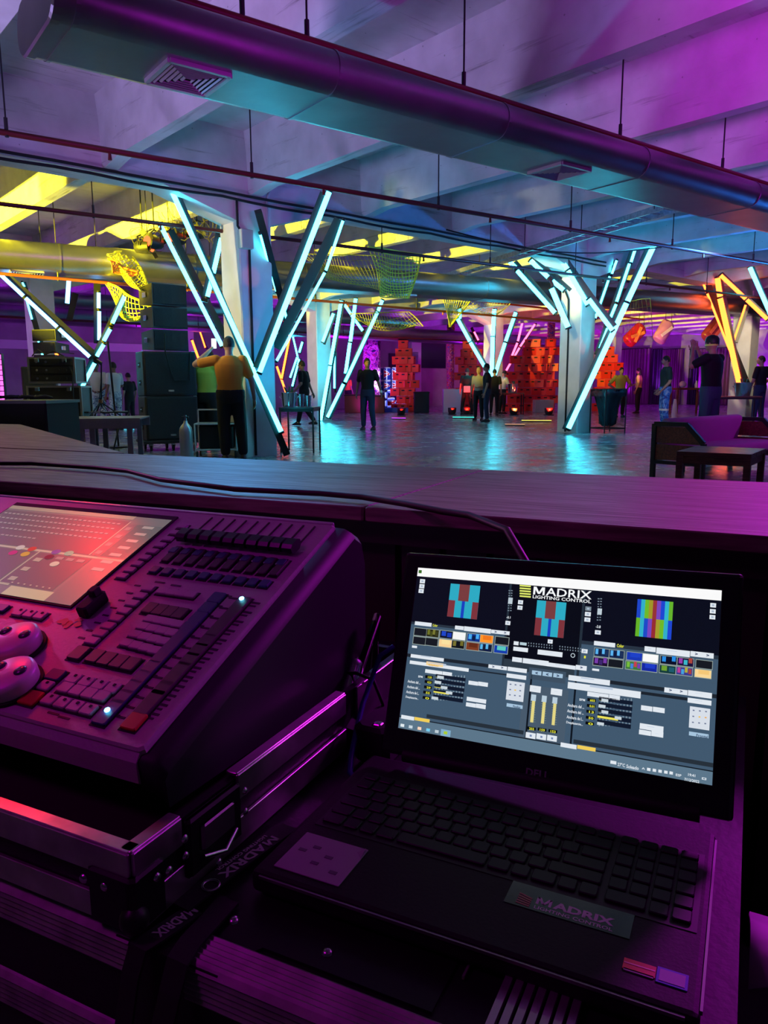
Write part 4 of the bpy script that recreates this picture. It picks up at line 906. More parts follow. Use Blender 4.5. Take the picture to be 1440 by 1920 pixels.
def rack(label, px0, px1, y0, y1, Y, fill, alum=True, dp=.6, rz=.1):
    a, b_ = at(px0, y1, Y), at(px1, y0, Y); w_, h_ = b_.x - a.x, b_.z - a.z; t = thing('rack_case', label, 'case', Vector(((a.x + b_.x) / 2, Y + dp / 2, a.z)), rz=rz)
    m_ = mat('case_edge_grey', (.3, .28, .28), .4, .7)
    MB().box((0, .01, h_ / 2), (w_ - .04, dp - .04, h_ - .03)).build('case_shell', BLK, t)
    for sx in (-1, 1):
        for sy in (-1, 1): MB().box((sx * (w_ / 2 - .015), sy * (dp / 2 - .015), h_ / 2), (.03, .03, h_)).build('edge_strip', m_, t)
    for z in (.015, h_ - .015):
        for sy in (-1, 1): MB().box((0, sy * (dp / 2 - .015), z), (w_ - .06, .03, .03)).build('edge_strip', m_, t)
        for sx in (-1, 1): MB().box((sx * (w_ / 2 - .015), 0, z), (.03, dp - .06, .03)).build('edge_strip', m_, t)
    for i in range(fill):
        z = h_ * (i + .6) / (fill + .2); MB().box((0, -dp / 2 + .015, z), (w_ - .09, .03, h_ / (fill + .2) * .8), bev=.004).build('rack_unit', mat('rack_face', (.03, .03, .035), .35, .4), t)
        for k in (-.3, -.1, .15, .3): MB().cyl((k * w_, -dp / 2, z), (k * w_, -dp / 2 - .02, z), .018, n=10).build('knob', STEEL if k < 0 else BLK, t)
    for k in (-.3, .28): MB().box((k * w_, -dp / 2 - .006, h_ - .05), (.07, .012, .06), bev=.006).build('latch', STEEL, t)
    return t
zc = zt
rack('lower closed flight case on the pale stage table', 52, 146, 723, 787, 11.75, 0)
rack('open amplifier rack on top of the lower flight case', 52, 134, 669, 719, 11.8, 3)
tag(MB().tube([at(60, 668, 12.2), at(70, 655, 12.3), at(85, 665, 12.2), at(100, 658, 12.1), at(120, 668, 12.1), at(136, 700, 11.7), at(138, 760, 11.7)], .01, 6).build('cable', RUB), 'loose black cable over the open amplifier rack', 'cable')
# low black box in front left
p = atz(40, 802, .78); a = at(-60, 809, 7.2); b_ = at(86, 752, 7.2)
t = thing('flight_case', 'large black flight case standing on the counter end', 'case', Vector(((a.x + b_.x) / 2, 7.6, 0)), rz=-.05); hh = b_.z
MB().box((0, 0, hh / 2 + .0), (b_.x - a.x, .7, hh), bev=.015).build('case_shell', BLKM, t); MB().box((0, 0, hh - .01), (b_.x - a.x + .02, .72, .03)).build('lid_edge', BLK, t)
t['label'] = 'large plain black flight case before the rack cases at the stage edge'
for k in range(4):
    tag(MB().tube([Vector((a.x + .25 + k * .12 + .1 * math.sin(j * 1.3 + k), 7.5 + .08 * math.cos(j * 1.1), hh + .03 + .015 * (j % 2))) for j in range(9)], .013, 6).build('cable', RUB), ('coiled black cable, %s on the plain black flight case' % ('first', 'second', 'third', 'fourth')[k]), 'cable', 'cables on the plain black case')
# tripod microphone stand on the table
p = at(191, 782, 12.2); t = thing('microphone_stand', 'black tripod microphone stand on the stage table', 'stand', p)
top = at(190, 682, 12.2) - p; MB().cyl((0, 0, .16), top, .012, n=8).build('pole', BLK, t)
for a in (.2, 2.3, 4.4): MB().cyl((0, 0, .24), (math.cos(a) * .3, math.sin(a) * .3, .01), .012, n=6).build('leg', BLK, t)
MB().box((0, 0, .25), (.05, .05, .06)).build('collar', mat('orange_clamp', (.5, .15, .05), .5), t); MB().cyl(top, top + Vector((-.08, 0, .06)), .03, .025, 10).build('microphone', BLK, t)
MB().tube([top, Vector((.03, 0, .6)), Vector((-.02, .0, .3)), Vector((.15, 0, .0))], .006, 5).build('cable', RUB, t)
p = at(206, 780, 13.2); t = thing('lighting_pole', 'slim dark pole leaning up behind the microphone stand', 'pole', Vector((p.x, p.y, 0))); MB().cyl((.12, 0, 0.02), at(202, 640, 13.2) - Vector((p.x, p.y, 0)), .018, n=8).build('pole_shaft', BLK, t); MB().cyl((.12, 0, 0), (.12, 0, .03), .16, n=14).build('base', BLK, t)
for i, (x0, x1, y) in enumerate(((150, 200, 780), (170, 222, 777), (200, 240, 779))):
    c = at((x0 + x1) / 2, y, 12.1 + i * .12); c.z = zt + .02 + .012
    tag(MB().box((0, 0, 0), (.28, .2, .024), bev=.004).build('folded_sheet', mat('paper_grey', (.35, .3, .38), .7)), ('crumpled pale sheet under the microphone stand', 'flat paper pad beside the stand leg', 'small folded sheet at the table end by the subwoofer')[i], 'paper').location = c
tag(MB().tube([Vector((p.x - .8 + i * .12, 12.0 + .1 * math.sin(i * 1.7), zt + .03 + .01 * (i % 2))) for i in range(14)] + [Vector((p.x + .7, 11.6, zt - .2)), Vector((p.x + .62, 11.55, .1))], .012, 6).build('cable', RUB), 'tangle of black cable across the stage table falling over its edge', 'cable')
# gas bottle
p = floor_at(351, 861); t = thing('gas_cylinder', 'silver gas cylinder with a valve standing by the stage dolly', 'cylinder', p)
MB().loft([[Vector((math.cos(a) * r_, math.sin(a) * r_, z)) for a in [2 * math.pi * i / 20 for i in range(20)]] for z, r_ in ((0, .085), (.02, .095), (.4, .095), (.46, .085), (.5, .055), (.53, .03), (.56, .028))]).build('bottle', mat('cylinder_paint', (.55, .52, .55), .35, .5), t)
MB().cyl((0, 0, .56), (0, 0, .64), .022, n=10).build('valve', STEEL, t); MB().cyl((-.05, 0, .61), (.05, 0, .61), .015, n=8).build('valve_handle', BLK, t)
# small white framed cart
p = floor_at(395, 862); t = thing('cart', 'small white framed cart on castors behind the gas cylinder', 'cart', p + Vector((0, .5, 0)), rz=.1)
wf = mat('white_frame', (.7, .7, .72), .35); f = MB()
for z in (.12, .5):
    for a, b_ in (((-.3, -.2), (.3, -.2)), ((.3, -.2), (.3, .2)), ((.3, .2), (-.3, .2)), ((-.3, .2), (-.3, -.2))): f.cyl((*a, z), (*b_, z), .012, n=8)
for a in (-.3, .3):
    for d in (-.2, .2): f.cyl((a, d, .1), (a, d, .5 if d < 0 else .7), .012, n=8)
f.cyl((-.3, .2, .7), (.3, .2, .7), .012, n=8); f.build('frame', wf, t); MB().box((0, 0, .5), (.58, .38, .015)).build('shelf', BLKM, t); MB().box((0, 0, .3), (.5, .3, .34), bev=.02).build('box_load', BLK, t)
for a in (-.28, .28):
    for d in (-.18, .18): MB().cyl((a - .012, d, .05), (a + .012, d, .05), .05, n=12).build('wheel', RUB, t)
# catering gear far left
p = floor_at(165, 800); table('red clothed serving table behind the rack cases', p, 1.7, .7, .8, 0, mat('red_cloth', (.2, .01, .03), .8), mat('red_cloth', (.2, .01, .03), .8), .05)
t = thing('tub', 'blue-lit white storage tub on the red serving table', 'box', p + Vector((-.05, 0, .801))); MB().box((0, 0, .13), (.55, .35, .26), bev=.03).build('tub_body', WHT, t); MB().box((0, 0, .27), (.58, .38, .02), bev=.01).build('lid', WHT, t)
t = thing('orange_lamp', 'small glowing orange lamp on the left column behind the rack', 'light', atY(106, 662, 18.1)); MB().cyl((0, 0, -.06), (0, 0, .12), .04, n=10).build('bulb', GO, t); MB().box((0, .05, .03), (.1, .03, .3)).build('plate', BLK, t); MB().bar((0, .06, .03), (0, 1.0, .03), .03, .03).build('bracket_arm', BLK, t)
# ================================================================== PEOPLE
SKIN = mat('skin', (.42, .24, .17), .55); SKIND = mat('skin_dark', (.25, .13, .09), .55); HAIR = mat('hair_black', (.012, .01, .01), .6, bump=.5, nscale=60)
CL = {'orange': mat('shirt_orange', (.75, .30, .03), .85, bump=.2, nscale=12), 'yellow': mat('shirt_yellow', (.65, .60, .08), .85, bump=.2, nscale=12), 'black': mat('cloth_black', (.007, .008, .011), .85, bump=.2, nscale=12),
      'green': mat('shirt_dark_green', (.008, .04, .035), .85, bump=.2, nscale=12), 'navy': mat('trousers_navy', (.02, .035, .09), .85), 'white': mat('shirt_white', (.65, .68, .7), .85, bump=.2, nscale=12),
      'jeans': mat('jeans', (.05, .1, .16), .85), 'blueprint': speckle('trousers_blue_print', [(.02, .06, .35), (.05, .25, .7), (.3, .5, .8)], 7), 'whiteprint': speckle('apron_print', [(.05, .1, .25), (.6, .7, .75), (.3, .4, .5)], 8),
      'tan': mat('vest_tan', (.4, .33, .25), .85), 'peach': mat('shirt_peach', (.8, .5, .25), .85)}
REFL = mat('reflective_band', (.9, .9, .8), .3, emit=(.8, 1, .3), strength=0)
def remeshed(mb, vox, smooth=2):
    o = mb.build('tmp', []); md = o.modifiers.new('r', 'REMESH'); md.mode = 'VOXEL'; md.voxel_size = vox; md.use_smooth_shade = True
    if smooth: s_ = o.modifiers.new('s', 'SMOOTH'); s_.iterations = smooth * 2; s_.factor = .5
    dg = bpy.context.evaluated_depsgraph_get(); me = bpy.data.meshes.new_from_object(o.evaluated_get(dg))
    bpy.data.objects.remove(o); return me
def finish(me, name, m, parent, extra=None):
    if extra is not None:
        bm = bmesh.new(); bm.from_mesh(me); k = extra.build('x', []); bm.from_mesh(k.data); bm.to_mesh(me); bpy.data.objects.remove(k); bm.free()
    me.name = name; me.materials.clear(); me.materials.append(m); me.polygons.foreach_set('use_smooth', [True] * len(me.polygons))
    o = bpy.data.objects.new(name, me); COL.objects.link(o); o.parent = parent; return o
def person(label, p, H, face, shirt, pants, pose=None, head=0.0, nod=0.0, skin=SKIN, hair='short', female=False, vox=.016, lean=0.0, build=1.0, extra=None):
    """face: heading in degrees of the local forward (+y) clockwise from the camera's forward"""
    k = H / 1.75; t = thing('person', label, 'person', p, rz=-math.radians(face))
    J = dict(pel=(0, 0, .94), wai=(0, .0, 1.08), che=(0, .0, 1.28), sho=(0, -.005, 1.42), nec=(0, .0, 1.50), hea=(0, .025, 1.63))
    for s_, n in ((1, 'R'), (-1, 'L')):
        J['s' + n] = (s_ * .185, -.01, 1.42); J['e' + n] = (s_ * .245, -.04, 1.13); J['w' + n] = (s_ * .255, .05, .88)
        J['h' + n] = (s_ * .09, 0, .90); J['k' + n] = (s_ * .11, .02, .49); J['a' + n] = (s_ * .12, -.02, .085); J['t' + n] = (s_ * .14, .14, .035)
    J.update(pose or {})
    J = {a: Vector(v) * k for a, v in J.items()}
    if lean:
        for a in J:
            if a[0] in 'wcsne' or a == 'hea': J[a] = J[a] + Vector((0, math.tan(lean) * max(0, J[a].z - .95 * k), 0))
    b = k * build
    def torso(mb, g, z0=None, z1=None):
        sp_ = [('pel', .160, .115, -.08), ('pel', .168, .120, 0), ('wai', .145 if not female else .125, .108, 0), ('che', .172, .122, 0), ('che', .178, .118, .07), ('sho', .150, .088, .0), ('nec', .062, .06, -.02)]
        rings = []
        for nm, rx, ry, dz in sp_:
            c = J[nm] + Vector((0, 0, dz * k)); rings.append([c + Vector((math.cos(a) * (rx * b + g), math.sin(a) * (ry * b + g), 0)) for a in [2 * math.pi * i / 20 for i in range(20)]])
        mb.loft(rings)
    def limb(mb, pts, rs_):
        for (a, ra), (c, rc) in zip(list(zip(pts, rs_))[:-1], list(zip(pts, rs_))[1:]):
            mb.cyl(a, c, ra, rc, 12); mb.ball(c, rc * 1.0, 12, 8)
        mb.ball(pts[0], rs_[0], 12, 8)
    HR = Matrix.Rotation(-head, 3, 'Z') @ Matrix.Rotation(-nod, 3, 'X'); hc = J['hea']
    body = MB(); torso(body, 0)
    limb(body, [J['nec'] - Vector((0, 0, .06)) * k, hc - Vector((0, .01, .04)) * k], [.058 * k, .052 * k])
    for n in 'RL':
        limb(body, [J['s' + n], J['e' + n], J['w' + n]], [.05 * b, .04 * b, .027 * k])
        limb(body, [J['h' + n], J['k' + n], J['a' + n]], [.08 * b, .055 * b, .04 * k])
    body.ball(hc, (.074 * k, .092 * k, .112 * k), 18, 14, HR); body.ball(hc + HR @ Vector((0, .045, -.055)) * k, (.048 * k, .05 * k, .05 * k), 12, 8, HR)
    body.ball(hc + HR @ Vector((0, .10, -.012)) * k, (.013 * k, .018 * k, .026 * k), 8, 6, HR)
    body.ball(hc + HR @ Vector((0, .089, -.055)) * k, (.024 * k, .012 * k, .009 * k), 8, 6, HR)
    for s_ in (-1, 1): body.ball(hc + HR @ Vector((s_ * .077, -.005, -.005)) * k, (.012 * k, .02 * k, .032 * k), 8, 6, HR)
    hands = MB()
    for n, s_ in (('R', 1), ('L', -1)):
        d = (J['w' + n] - J['e' + n]).normalized(); side = Vector((0, 1, 0)) if abs(d.y) < .8 else Vector((0, 0, 1)); side = (side - d * side.dot(d)).normalized(); nrm = d.cross(side)
        w_ = J['w' + n]; body.ball(w_ + d * .055 * k, (.014 * k if 0 else .022 * k, .04 * k, .05 * k), 10, 8, Matrix([nrm, side, d]).transposed())
        for i, (o_, L_) in enumerate(((.028, .066), (.01, .075), (-.009, .07), (-.027, .055))):
            a = w_ + (d * .085 + side * o_) * k; c = nrm * (-s_)
            hands.tube([a, a + (d * L_ * .45 + c * .008) * k, a + (d * L_ * .8 + c * .024) * k, a + (d * L_ + c * .042) * k], [.0095 * k, .009 * k, .008 * k, .006 * k], 6)
        a = w_ + (d * .03 + side * .032) * k; hands.tube([a, a + (d * .03 + side * .028) * k, a + (d * .06 + side * .03 - nrm * s_ * .01) * k], [.012 * k, .0105 * k, .008 * k], 6)
    finish(remeshed(body, vox * .8), 'body', skin, t, hands)
    sh = MB(); torso(sh, .012)
    for n in 'RL': e = J['s' + n].lerp(J['e' + n], .72); limb(sh, [J['s' + n], e], [.066 * b, .060 * b])
    finish(remeshed(sh, vox), 'shirt', CL[shirt], t)
    pn = MB(); c = J['pel']
    pn.loft([[c + Vector((math.cos(a) * r1 * b, math.sin(a) * r2 * b, z * k)) for a in [2 * math.pi * i / 18 for i in range(18)]] for z, r1, r2 in ((-.12, .15, .12), (-.04, .182, .135), (.04, .182, .132), (.07, .172, .125))])
    for n in 'RL': limb(pn, [J['h' + n], J['k' + n], J['a' + n] + (J['k' + n] - J['a' + n]) * .12], [.098 * b, .078 * b, .062 * b])
    finish(remeshed(pn, vox), 'trousers', CL[pants], t)
    for n in 'RL':
        a, tt = J['a' + n], J['t' + n]; d = (tt - a); d.z = 0; d = d.normalized() if d.length > .01 else Vector((0, 1, 0)); R_ = Matrix([Vector((d.y, -d.x, 0)), d, Vector((0, 0, 1))]).transposed()
        s_ = MB(); ba = Vector((a.x, a.y, a.z - .085 * k))
        rings = []
        for z, g in ((0.0, 1.0), (.02, 1.03), (.045, .95), (.075, .72), (.11, .5)):
            rings.append([ba + R_ @ Vector((math.cos(q) * .045 * g, math.sin(q) * .135 * g * (1 if z < .05 else .7) + (.05 - max(0, z - .03) * .6), z)) * k for q in [2 * math.pi * i / 16 for i in range(16)]])
        s_.loft(rings); s_.build('shoe', BLK, t)
    h = MB(); rings = []; n_ = 18
    for j in range(9):
        a = (math.pi * .60) * (1 - j / 8); z = math.cos(a)
        rg_ = []
        for i in range(n_):
            q = 2 * math.pi * i / n_; fr = max(0, math.sin(q)); zz = max(z, -.38 + .85 * fr) if z < .4 else z; rr = math.sqrt(max(.0, 1 - zz * zz))
            rg_.append(hc + HR @ Vector((math.cos(q) * rr * .083, math.sin(q) * rr * .10 - .006, zz * .120 + .006)) * k)
        rings.append(rg_)
    h.loft(rings, cap=True)
    if hair == 'long':
        h.ball(hc + HR @ Vector((0, -.06, -.09)) * k, (.075 * k, .05 * k, .13 * k), 14, 10, HR)
    h.build('hair', HAIR if hair != 'blond' else mat('hair_blond', (.35, .28, .15), .6), t)
    for s_ in (-1, 1): MB().ball(hc + HR @ Vector((s_ * .028, .083, .012)) * k, (.010 * k, .008 * k, .007 * k), 8, 6, HR).build('eye', BLK, t)
    if extra: extra(t, J, k, hc, HR)
    return t, J
def fp(x, y): p = floor_at(x, y); return p
# nearest man, back to camera, left arm bent up to the head
t1, J1 = person('man in orange shirt and black trousers standing with his back turned by the nearest column', fp(437, 863), 1.74, -12, 'orange', 'black',
    dict(eL=(-.47, .05, 1.36), wL=(-.27, .22, 1.56), eR=(.30, -.02, 1.14), wR=(.335, .03, .88), kR=(.13, .02, .49), aR=(.15, -.02, .085), aL=(-.10, -.02, .085)), head=-.25, vox=.011, build=1.14)
wL = t1.matrix_basis @ (J1['wL']); ph = thing('phone', 'glowing white phone held up by the man in orange shirt', 'phone', wL + Vector((.06, .03, .10)), rz=.25)
MB().box((0, 0, 0), (.075, .01, .15), bev=.004).build('phone_body', BLK, ph); MB().box((0, -.0062, .0), (.066, .001, .135)).build('phone_screen', glow('phone_white', (.75, .95, 1), 3.0), ph)
person('man in yellow shirt bending beside the subwoofers behind the orange-shirted man', fp(392, 841), 1.66, 25, 'yellow', 'black', dict(eR=(.26, .10, 1.14), wR=(.16, .30, 1.10), eL=(-.25, .12, 1.12), wL=(-.12, .30, 1.05)), nod=.35, lean=.12, vox=.013, build=1.2)
person('man in black shirt walking between the folding table and the second row column', fp(572, 799), 1.74, -70, 'black', 'black', dict(kR=(.1, .16, .50), aR=(.11, .26, .10), tR=(.11, .40, .06), kL=(-.1, -.08, .48), aL=(-.11, -.34, .14), tL=(-.11, -.22, .04), wR=(.26, -.12, .9), wL=(-.24, .2, .92)), head=.0, lean=.06)
def wristband(t, J, k, hc, HR):
    w_ = J['wL']; d = (J['wL'] - J['eL']).normalized(); MB().cyl(w_ - d * .03, w_ + d * .03, .036, n=12).build('reflective_band', REFL, t)
person('man in dark polo and jeans standing alone mid hall', fp(690, 806), 1.72, -165, 'black', 'navy', dict(eL=(-.28, .0, 1.16), wL=(-.36, .08, .93), eR=(.26, -.05, 1.14), wR=(.27, .05, .90), kL=(-.12, .06, .49), aL=(-.16, .02, .085)), head=-.5, extra=wristband, skin=SKIND)
def waistcloth(t, J, k, hc, HR):
    MB().box(J['pel'] + Vector((0, -.14, .02)) * k, (.26 * k, .03, .24 * k), bev=.02).build('waist_cloth', CL['white'], t)
person('man in dark green shirt with a pale waist cloth, seen from behind by crates', fp(875, 777), 1.72, 5, 'green', 'black', dict(aR=(.2, 0, .085), kR=(.15, .02, .49), aL=(-.2, 0, .085), kL=(-.15, .02, .49)), extra=waistcloth, vox=.018)
person('blond woman in dark vest beside the man in black shirt, far middle', fp(897, 788), 1.62, -150, 'tan', 'black', dict(eL=(-.22, .05, 1.14), wL=(-.1, .2, 1.1)), hair='blond', female=True, vox=.018)
person('man in black shirt and jeans in profile below the far cyan tubes', fp(912, 791), 1.70, -80, 'black', 'navy', dict(eR=(.22, -.05, 1.13), eL=(-.24, -.02, 1.12), wL=(-.24, .06, .87)), vox=.016)
person('person in black half hidden behind the pair below the far cyan tubes', fp(926, 779), 1.66, 10, 'black', 'black', {}, vox=.02)
person('man in white shirt leaning over the dark table by the far middle column', fp(941, 776), 1.64, 60, 'white', 'black', dict(eR=(.2, .15, 1.15), wR=(.15, .38, 1.08), eL=(-.2, .15, 1.15), wL=(-.15, .38, 1.08)), nod=.4, lean=.1, vox=.018)
person('distant person in orange shirt by the glowing red counter', fp(653, 770), 1.62, 40, 'orange', 'black', {}, vox=.02)
person('man in yellow shirt with hands on hips before the curtain', fp(1161, 782), 1.64, 170, 'yellow', 'black', dict(eR=(.42, -.06, 1.15), wR=(.22, .06, 1.0), eL=(-.42, -.06, 1.15), wL=(-.22, .06, 1.0)), vox=.016, build=1.1)
person('person in pale peach shirt facing away before the curtain', fp(1195, 775), 1.70, -60, 'peach', 'black', dict(eR=(.24, .1, 1.16), wR=(.12, .26, 1.08), aR=(.06, 0, .085), aL=(-.06, 0, .085)), vox=.018, hair='long', female=True)
def legband(t, J, k, hc, HR):
    for n in 'RL': a, c = J['k' + n], J['a' + n]; p_ = a.lerp(c, .12); MB().cyl(p_ + Vector((0, 0, .02)), p_ - Vector((0, 0, .03)), .088, n=14).build('reflective_band', REFL, t)
person('man in dark green shirt and blue printed trousers standing in profile', fp(1244, 801), 1.76, -85, 'green', 'blueprint', dict(eR=(.22, -.06, 1.13), wR=(.2, .12, .92), eL=(-.23, -.04, 1.12), wL=(-.18, .15, .90)), extra=legband, vox=.014, build=1.1)
def capband(t, J, k, hc, HR):
    n = 20; MB().loft([[hc + HR @ Vector((math.cos(2 * math.pi * i / n) * r_, math.sin(2 * math.pi * i / n) * r_ * 1.17, z)) * k for i in range(n)] for z, r_ in ((-.03, .087), (-.005, .089), (-.005, .080), (-.03, .079))]).build('reflective_band', mat('hi_vis_band', (.8, 1.0, .15), .3), t)
    n = 18; MB().loft([[hc + HR @ Vector((math.cos(2 * math.pi * i / n) * r_, math.sin(2 * math.pi * i / n) * r_ * 1.17, z)) * k for i in range(n)] for z, r_ in ((.02, .090), (.07, .088), (.11, .066), (.13, .02))]).build('cap', BLK, t)
t14, J14 = person('man in black shirt and cap with reflective band raising his hands to his face', fp(1325, 850), 1.76, -38, 'black', 'jeans', dict(eL=(-.30, .16, 1.30), wL=(-.12, .26, 1.56), eR=(.24, .22, 1.27), wR=(.06, .27, 1.54)), extra=capband, vox=.011, build=1.08)
spot('hi_vis_light', t14.location + Vector((-2.0, -3.0, 1.9)), t14.location + Vector((0, 0, 1.62)), (.9, 1, .5), 22, 8, .6, .05)
person('man in dark shirt leaning against the far right column', fp(1420, 795), 1.80, -30, 'black', 'navy', dict(kL=(-.16, .0, .49), aL=(-.26, -.05, .085), eR=(.34, -.04, 1.16), wR=(.24, .12, 1.0), eL=(-.27, .02, 1.12), wL=(-.3, .1, .9)), head=-.9, vox=.014, build=1.05)
person('caterer in white shirt and printed apron facing the room by the red table', fp(187, 806), 1.70, 160, 'white', 'whiteprint', dict(eR=(.25, .1, 1.14), wR=(.12, .28, 1.02), eL=(-.25, .1, 1.14), wL=(-.12, .28, 1.02)), vox=.016, build=1.1, skin=SKIND)
person('caterer in white shirt turned sideways nearest the subwoofers', fp(220, 806), 1.68, -60, 'white', 'whiteprint', dict(eR=(.3, .06, 1.14), wR=(.16, .24, 1.05)), vox=.016, skin=SKIND)
person('seated helper in dark clothes partly behind the subwoofers', fp(246, 800), 1.45, -60, 'black', 'black', {}, vox=.02)
# ================================================================== BOOTH: CASES
CASEB = mat('case_black_laminate', (.012, .010, .014), .5, bump=.04, nscale=120, spec=.3)
EXTR = mat('case_extrusion', (.26, .24, .26), .5, .5, noise=.35, nscale=30)
PLT = mat('case_corner_plate', (.02, .02, .022), .4, .6)
def rivet(parent, x, y, z, n='up', r_=.0055, src=[None]):
    if src[0] is None:
        src[0] = MB().loft([[Vector((math.cos(a) * q, math.sin(a) * q, zz)) for a in [2 * math.pi * i / 12 for i in range(12)]] for zz, q in ((0, 1), (.35, .85), (.55, .45), (.58, .1))]).build('rivet', STEEL, parent); o = src[0]
    else: o = share('rivet', src[0], parent)
    R_ = {'up': Matrix.Identity(3), 'front': Matrix.Rotation(math.pi / 2, 3, 'X'), 'right': Matrix.Rotation(math.pi / 2, 3, 'Y')}[n]
    o.matrix_basis = Matrix.Translation((x, y, z)) @ (R_ * r_).to_4x4(); return o
road = thing('road_case', 'large black road case with ribbed metal edges carrying laptop and tray case', 'case', (0, 0, 0), R=RBO)
MB().box((-.66, .83, .275), (1.36, .80, .543)).build('case_body', CASEB, road)
# ribbed front extrusion, broken at the strap
def ribbed(x0, x1, y, z, axis='x'):
    prof = []; n = 6                                          # angle profile: top flange and front flange with ribs
    for i in range(n * 2 + 1): prof.append((.032 - i * .032 / (n * 2), .0035 + (.0018 if i % 2 else 0)))
    for i in range(1, n * 2 + 1): prof.append((-.003 - (.0018 if i % 2 else 0), .002 - i * .034 / (n * 2)))
    prof += [(.0, -.034), (.0, -.001), (.032, -.001)]
    return [[Vector((x, y + a, z + c)) for a, c in prof] for x in (x0, x1)]
for x0, x1 in ((-1.33, -.455), (-.395, .02)): MB().loft(ribbed(x0, x1, .428, .5475)[::-1], smooth=False).build('edge_extrusion', EXTR, road)
for x0, x1 in ((-1.33, .02),): MB().loft([[v - Vector((0, .002, .09)) for v in q] for q in ribbed(x0, x1, .43, .54)[::-1]], smooth=False).build('edge_extrusion', EXTR, road)
pl_ = MB(); poly = [(-.47, .425), (-.36, .425), (-.36, .445), (-.345, .468), (-.19, .468), (-.19, .62), (-.47, .62)]
pl_.loft([[Vector((x, y, z)) for x, y in poly] for z in (.547, .5495)], smooth=False); pl_.build('hinge_plate', PLT, road)
MB().box((-.18, .56, .5495), (.002, .1, .003)).build('plate_edge', EXTR, road)
for x, y in ((-.386, .540), (-.388, .484), (-.293, .487), (-.196, .547), (-.10, .49)): rivet(road, x, y, .5495)
# gap-plate of ribbed metal below the laptop's front edge
g = MB()
for i in range(7): g.bar((-.145 + i * .009, .44, .5525), (-.145 + i * .009, .53, .5525), .006, .006, (0, 0, 1))
g.build('ribbed_plate', mat('ribbed_metal', (.6, .55, .6), .3, .8), road)
# tray case holding the console
tray = thing('tray_case', 'open black tray case with aluminium rim holding the lighting console', 'case', (0, 0, 0), R=RBO)
tx, ty, tz0, tz1, txl, tyb = -.449, .427, .556, .630, -1.36, 1.0
MB().box(((tx + txl) / 2, (ty + tyb) / 2, .575), (tx - txl - .01, tyb - ty - .01, .036)).build('tray_floor', mat('tray_foam', (.012, .006, .008), .9), tray)
for c, d in (((tx - .006, (ty + tyb) / 2, .593), (.010, tyb - ty, .07)), (((tx + txl) / 2, ty + .006, .593), (tx - txl, .010, .07)), (((tx + txl) / 2, tyb - .006, .593), (tx - txl, .01, .07)), ((txl + .006, (ty + tyb) / 2, .593), (.01, tyb - ty, .07))):
    MB().box(c, d).build('side_wall', CASEB, tray)
RIM = mat('rim_aluminium', (.5, .48, .5), .3, .9, noise=.25, nscale=25)
def band(x0, x1, z0, z1, name='rim_strip'): MB().box(((x0 + x1) / 2, ty - .0015, (z0 + z1) / 2), (x1 - x0, .004, z1 - z0), bev=.001).build(name, RIM, tray)
def bandr(y0, y1, z0, z1, name='rim_strip'): MB().box((tx + .0015, (y0 + y1) / 2, (z0 + z1) / 2), (.004, y1 - y0, z1 - z0), bev=.001).build(name, RIM, tray)
band(txl, tx - .0, .605, .632); band(txl, tx - .0, .560, .585); bandr(ty, .488, .605, .632); bandr(.572, .80, .605, .632); bandr(ty, .80, .556, .585); bandr(.83, tyb, .56, .63)
MB().box(((tx + txl) / 2, ty + .005, .632), (tx - txl, .014, .004), bev=.001).build('rim_top', RIM, tray)
for y0, y1 in ((ty, .488), (.572, .80)): MB().box((tx - .005, (y0 + y1) / 2, .632), (.014, y1 - y0, .004), bev=.001).build('rim_top', RIM, tray)
# recessed latch on the right side and black corner
lt = MB(); lt.box((tx + .004, .53, .598), (.010, .082, .058), bev=.004); lo = lt.build('recessed_latch', PLT, tray)
MB().box((tx + .010, .53, .603), (.006, .05, .026), bev=.004).build('latch_butterfly', mat('latch_metal', (.25, .22, .25), .35, .9), lo)
MB().tube([(tx + .012, .505, .585), (tx + .018, .53, .578), (tx + .012, .555, .585)], .003, 6).build('latch_ring', STEEL, lo)
co = MB(); co.box((tx + .001, ty + .014, .585), (.012, .042, .052), bev=.004); co.box((tx - .02, ty - .001, .585), (.055, .012, .052), bev=.004); co.ball((tx + .002, ty - .002, .572), .013, 12, 8); co.build('corner_guard', PLT, tray)
for y, z in ((.484, .615), (.484, .598), (.575, .615), (.575, .592), (.462, .597), (.447, .60), (.53, .563)): rivet(tray, tx + .009, y, z, 'right', .0042)
for x in (-.475, -.50): rivet(tray, x, ty - .006, .597, 'front', .0045)
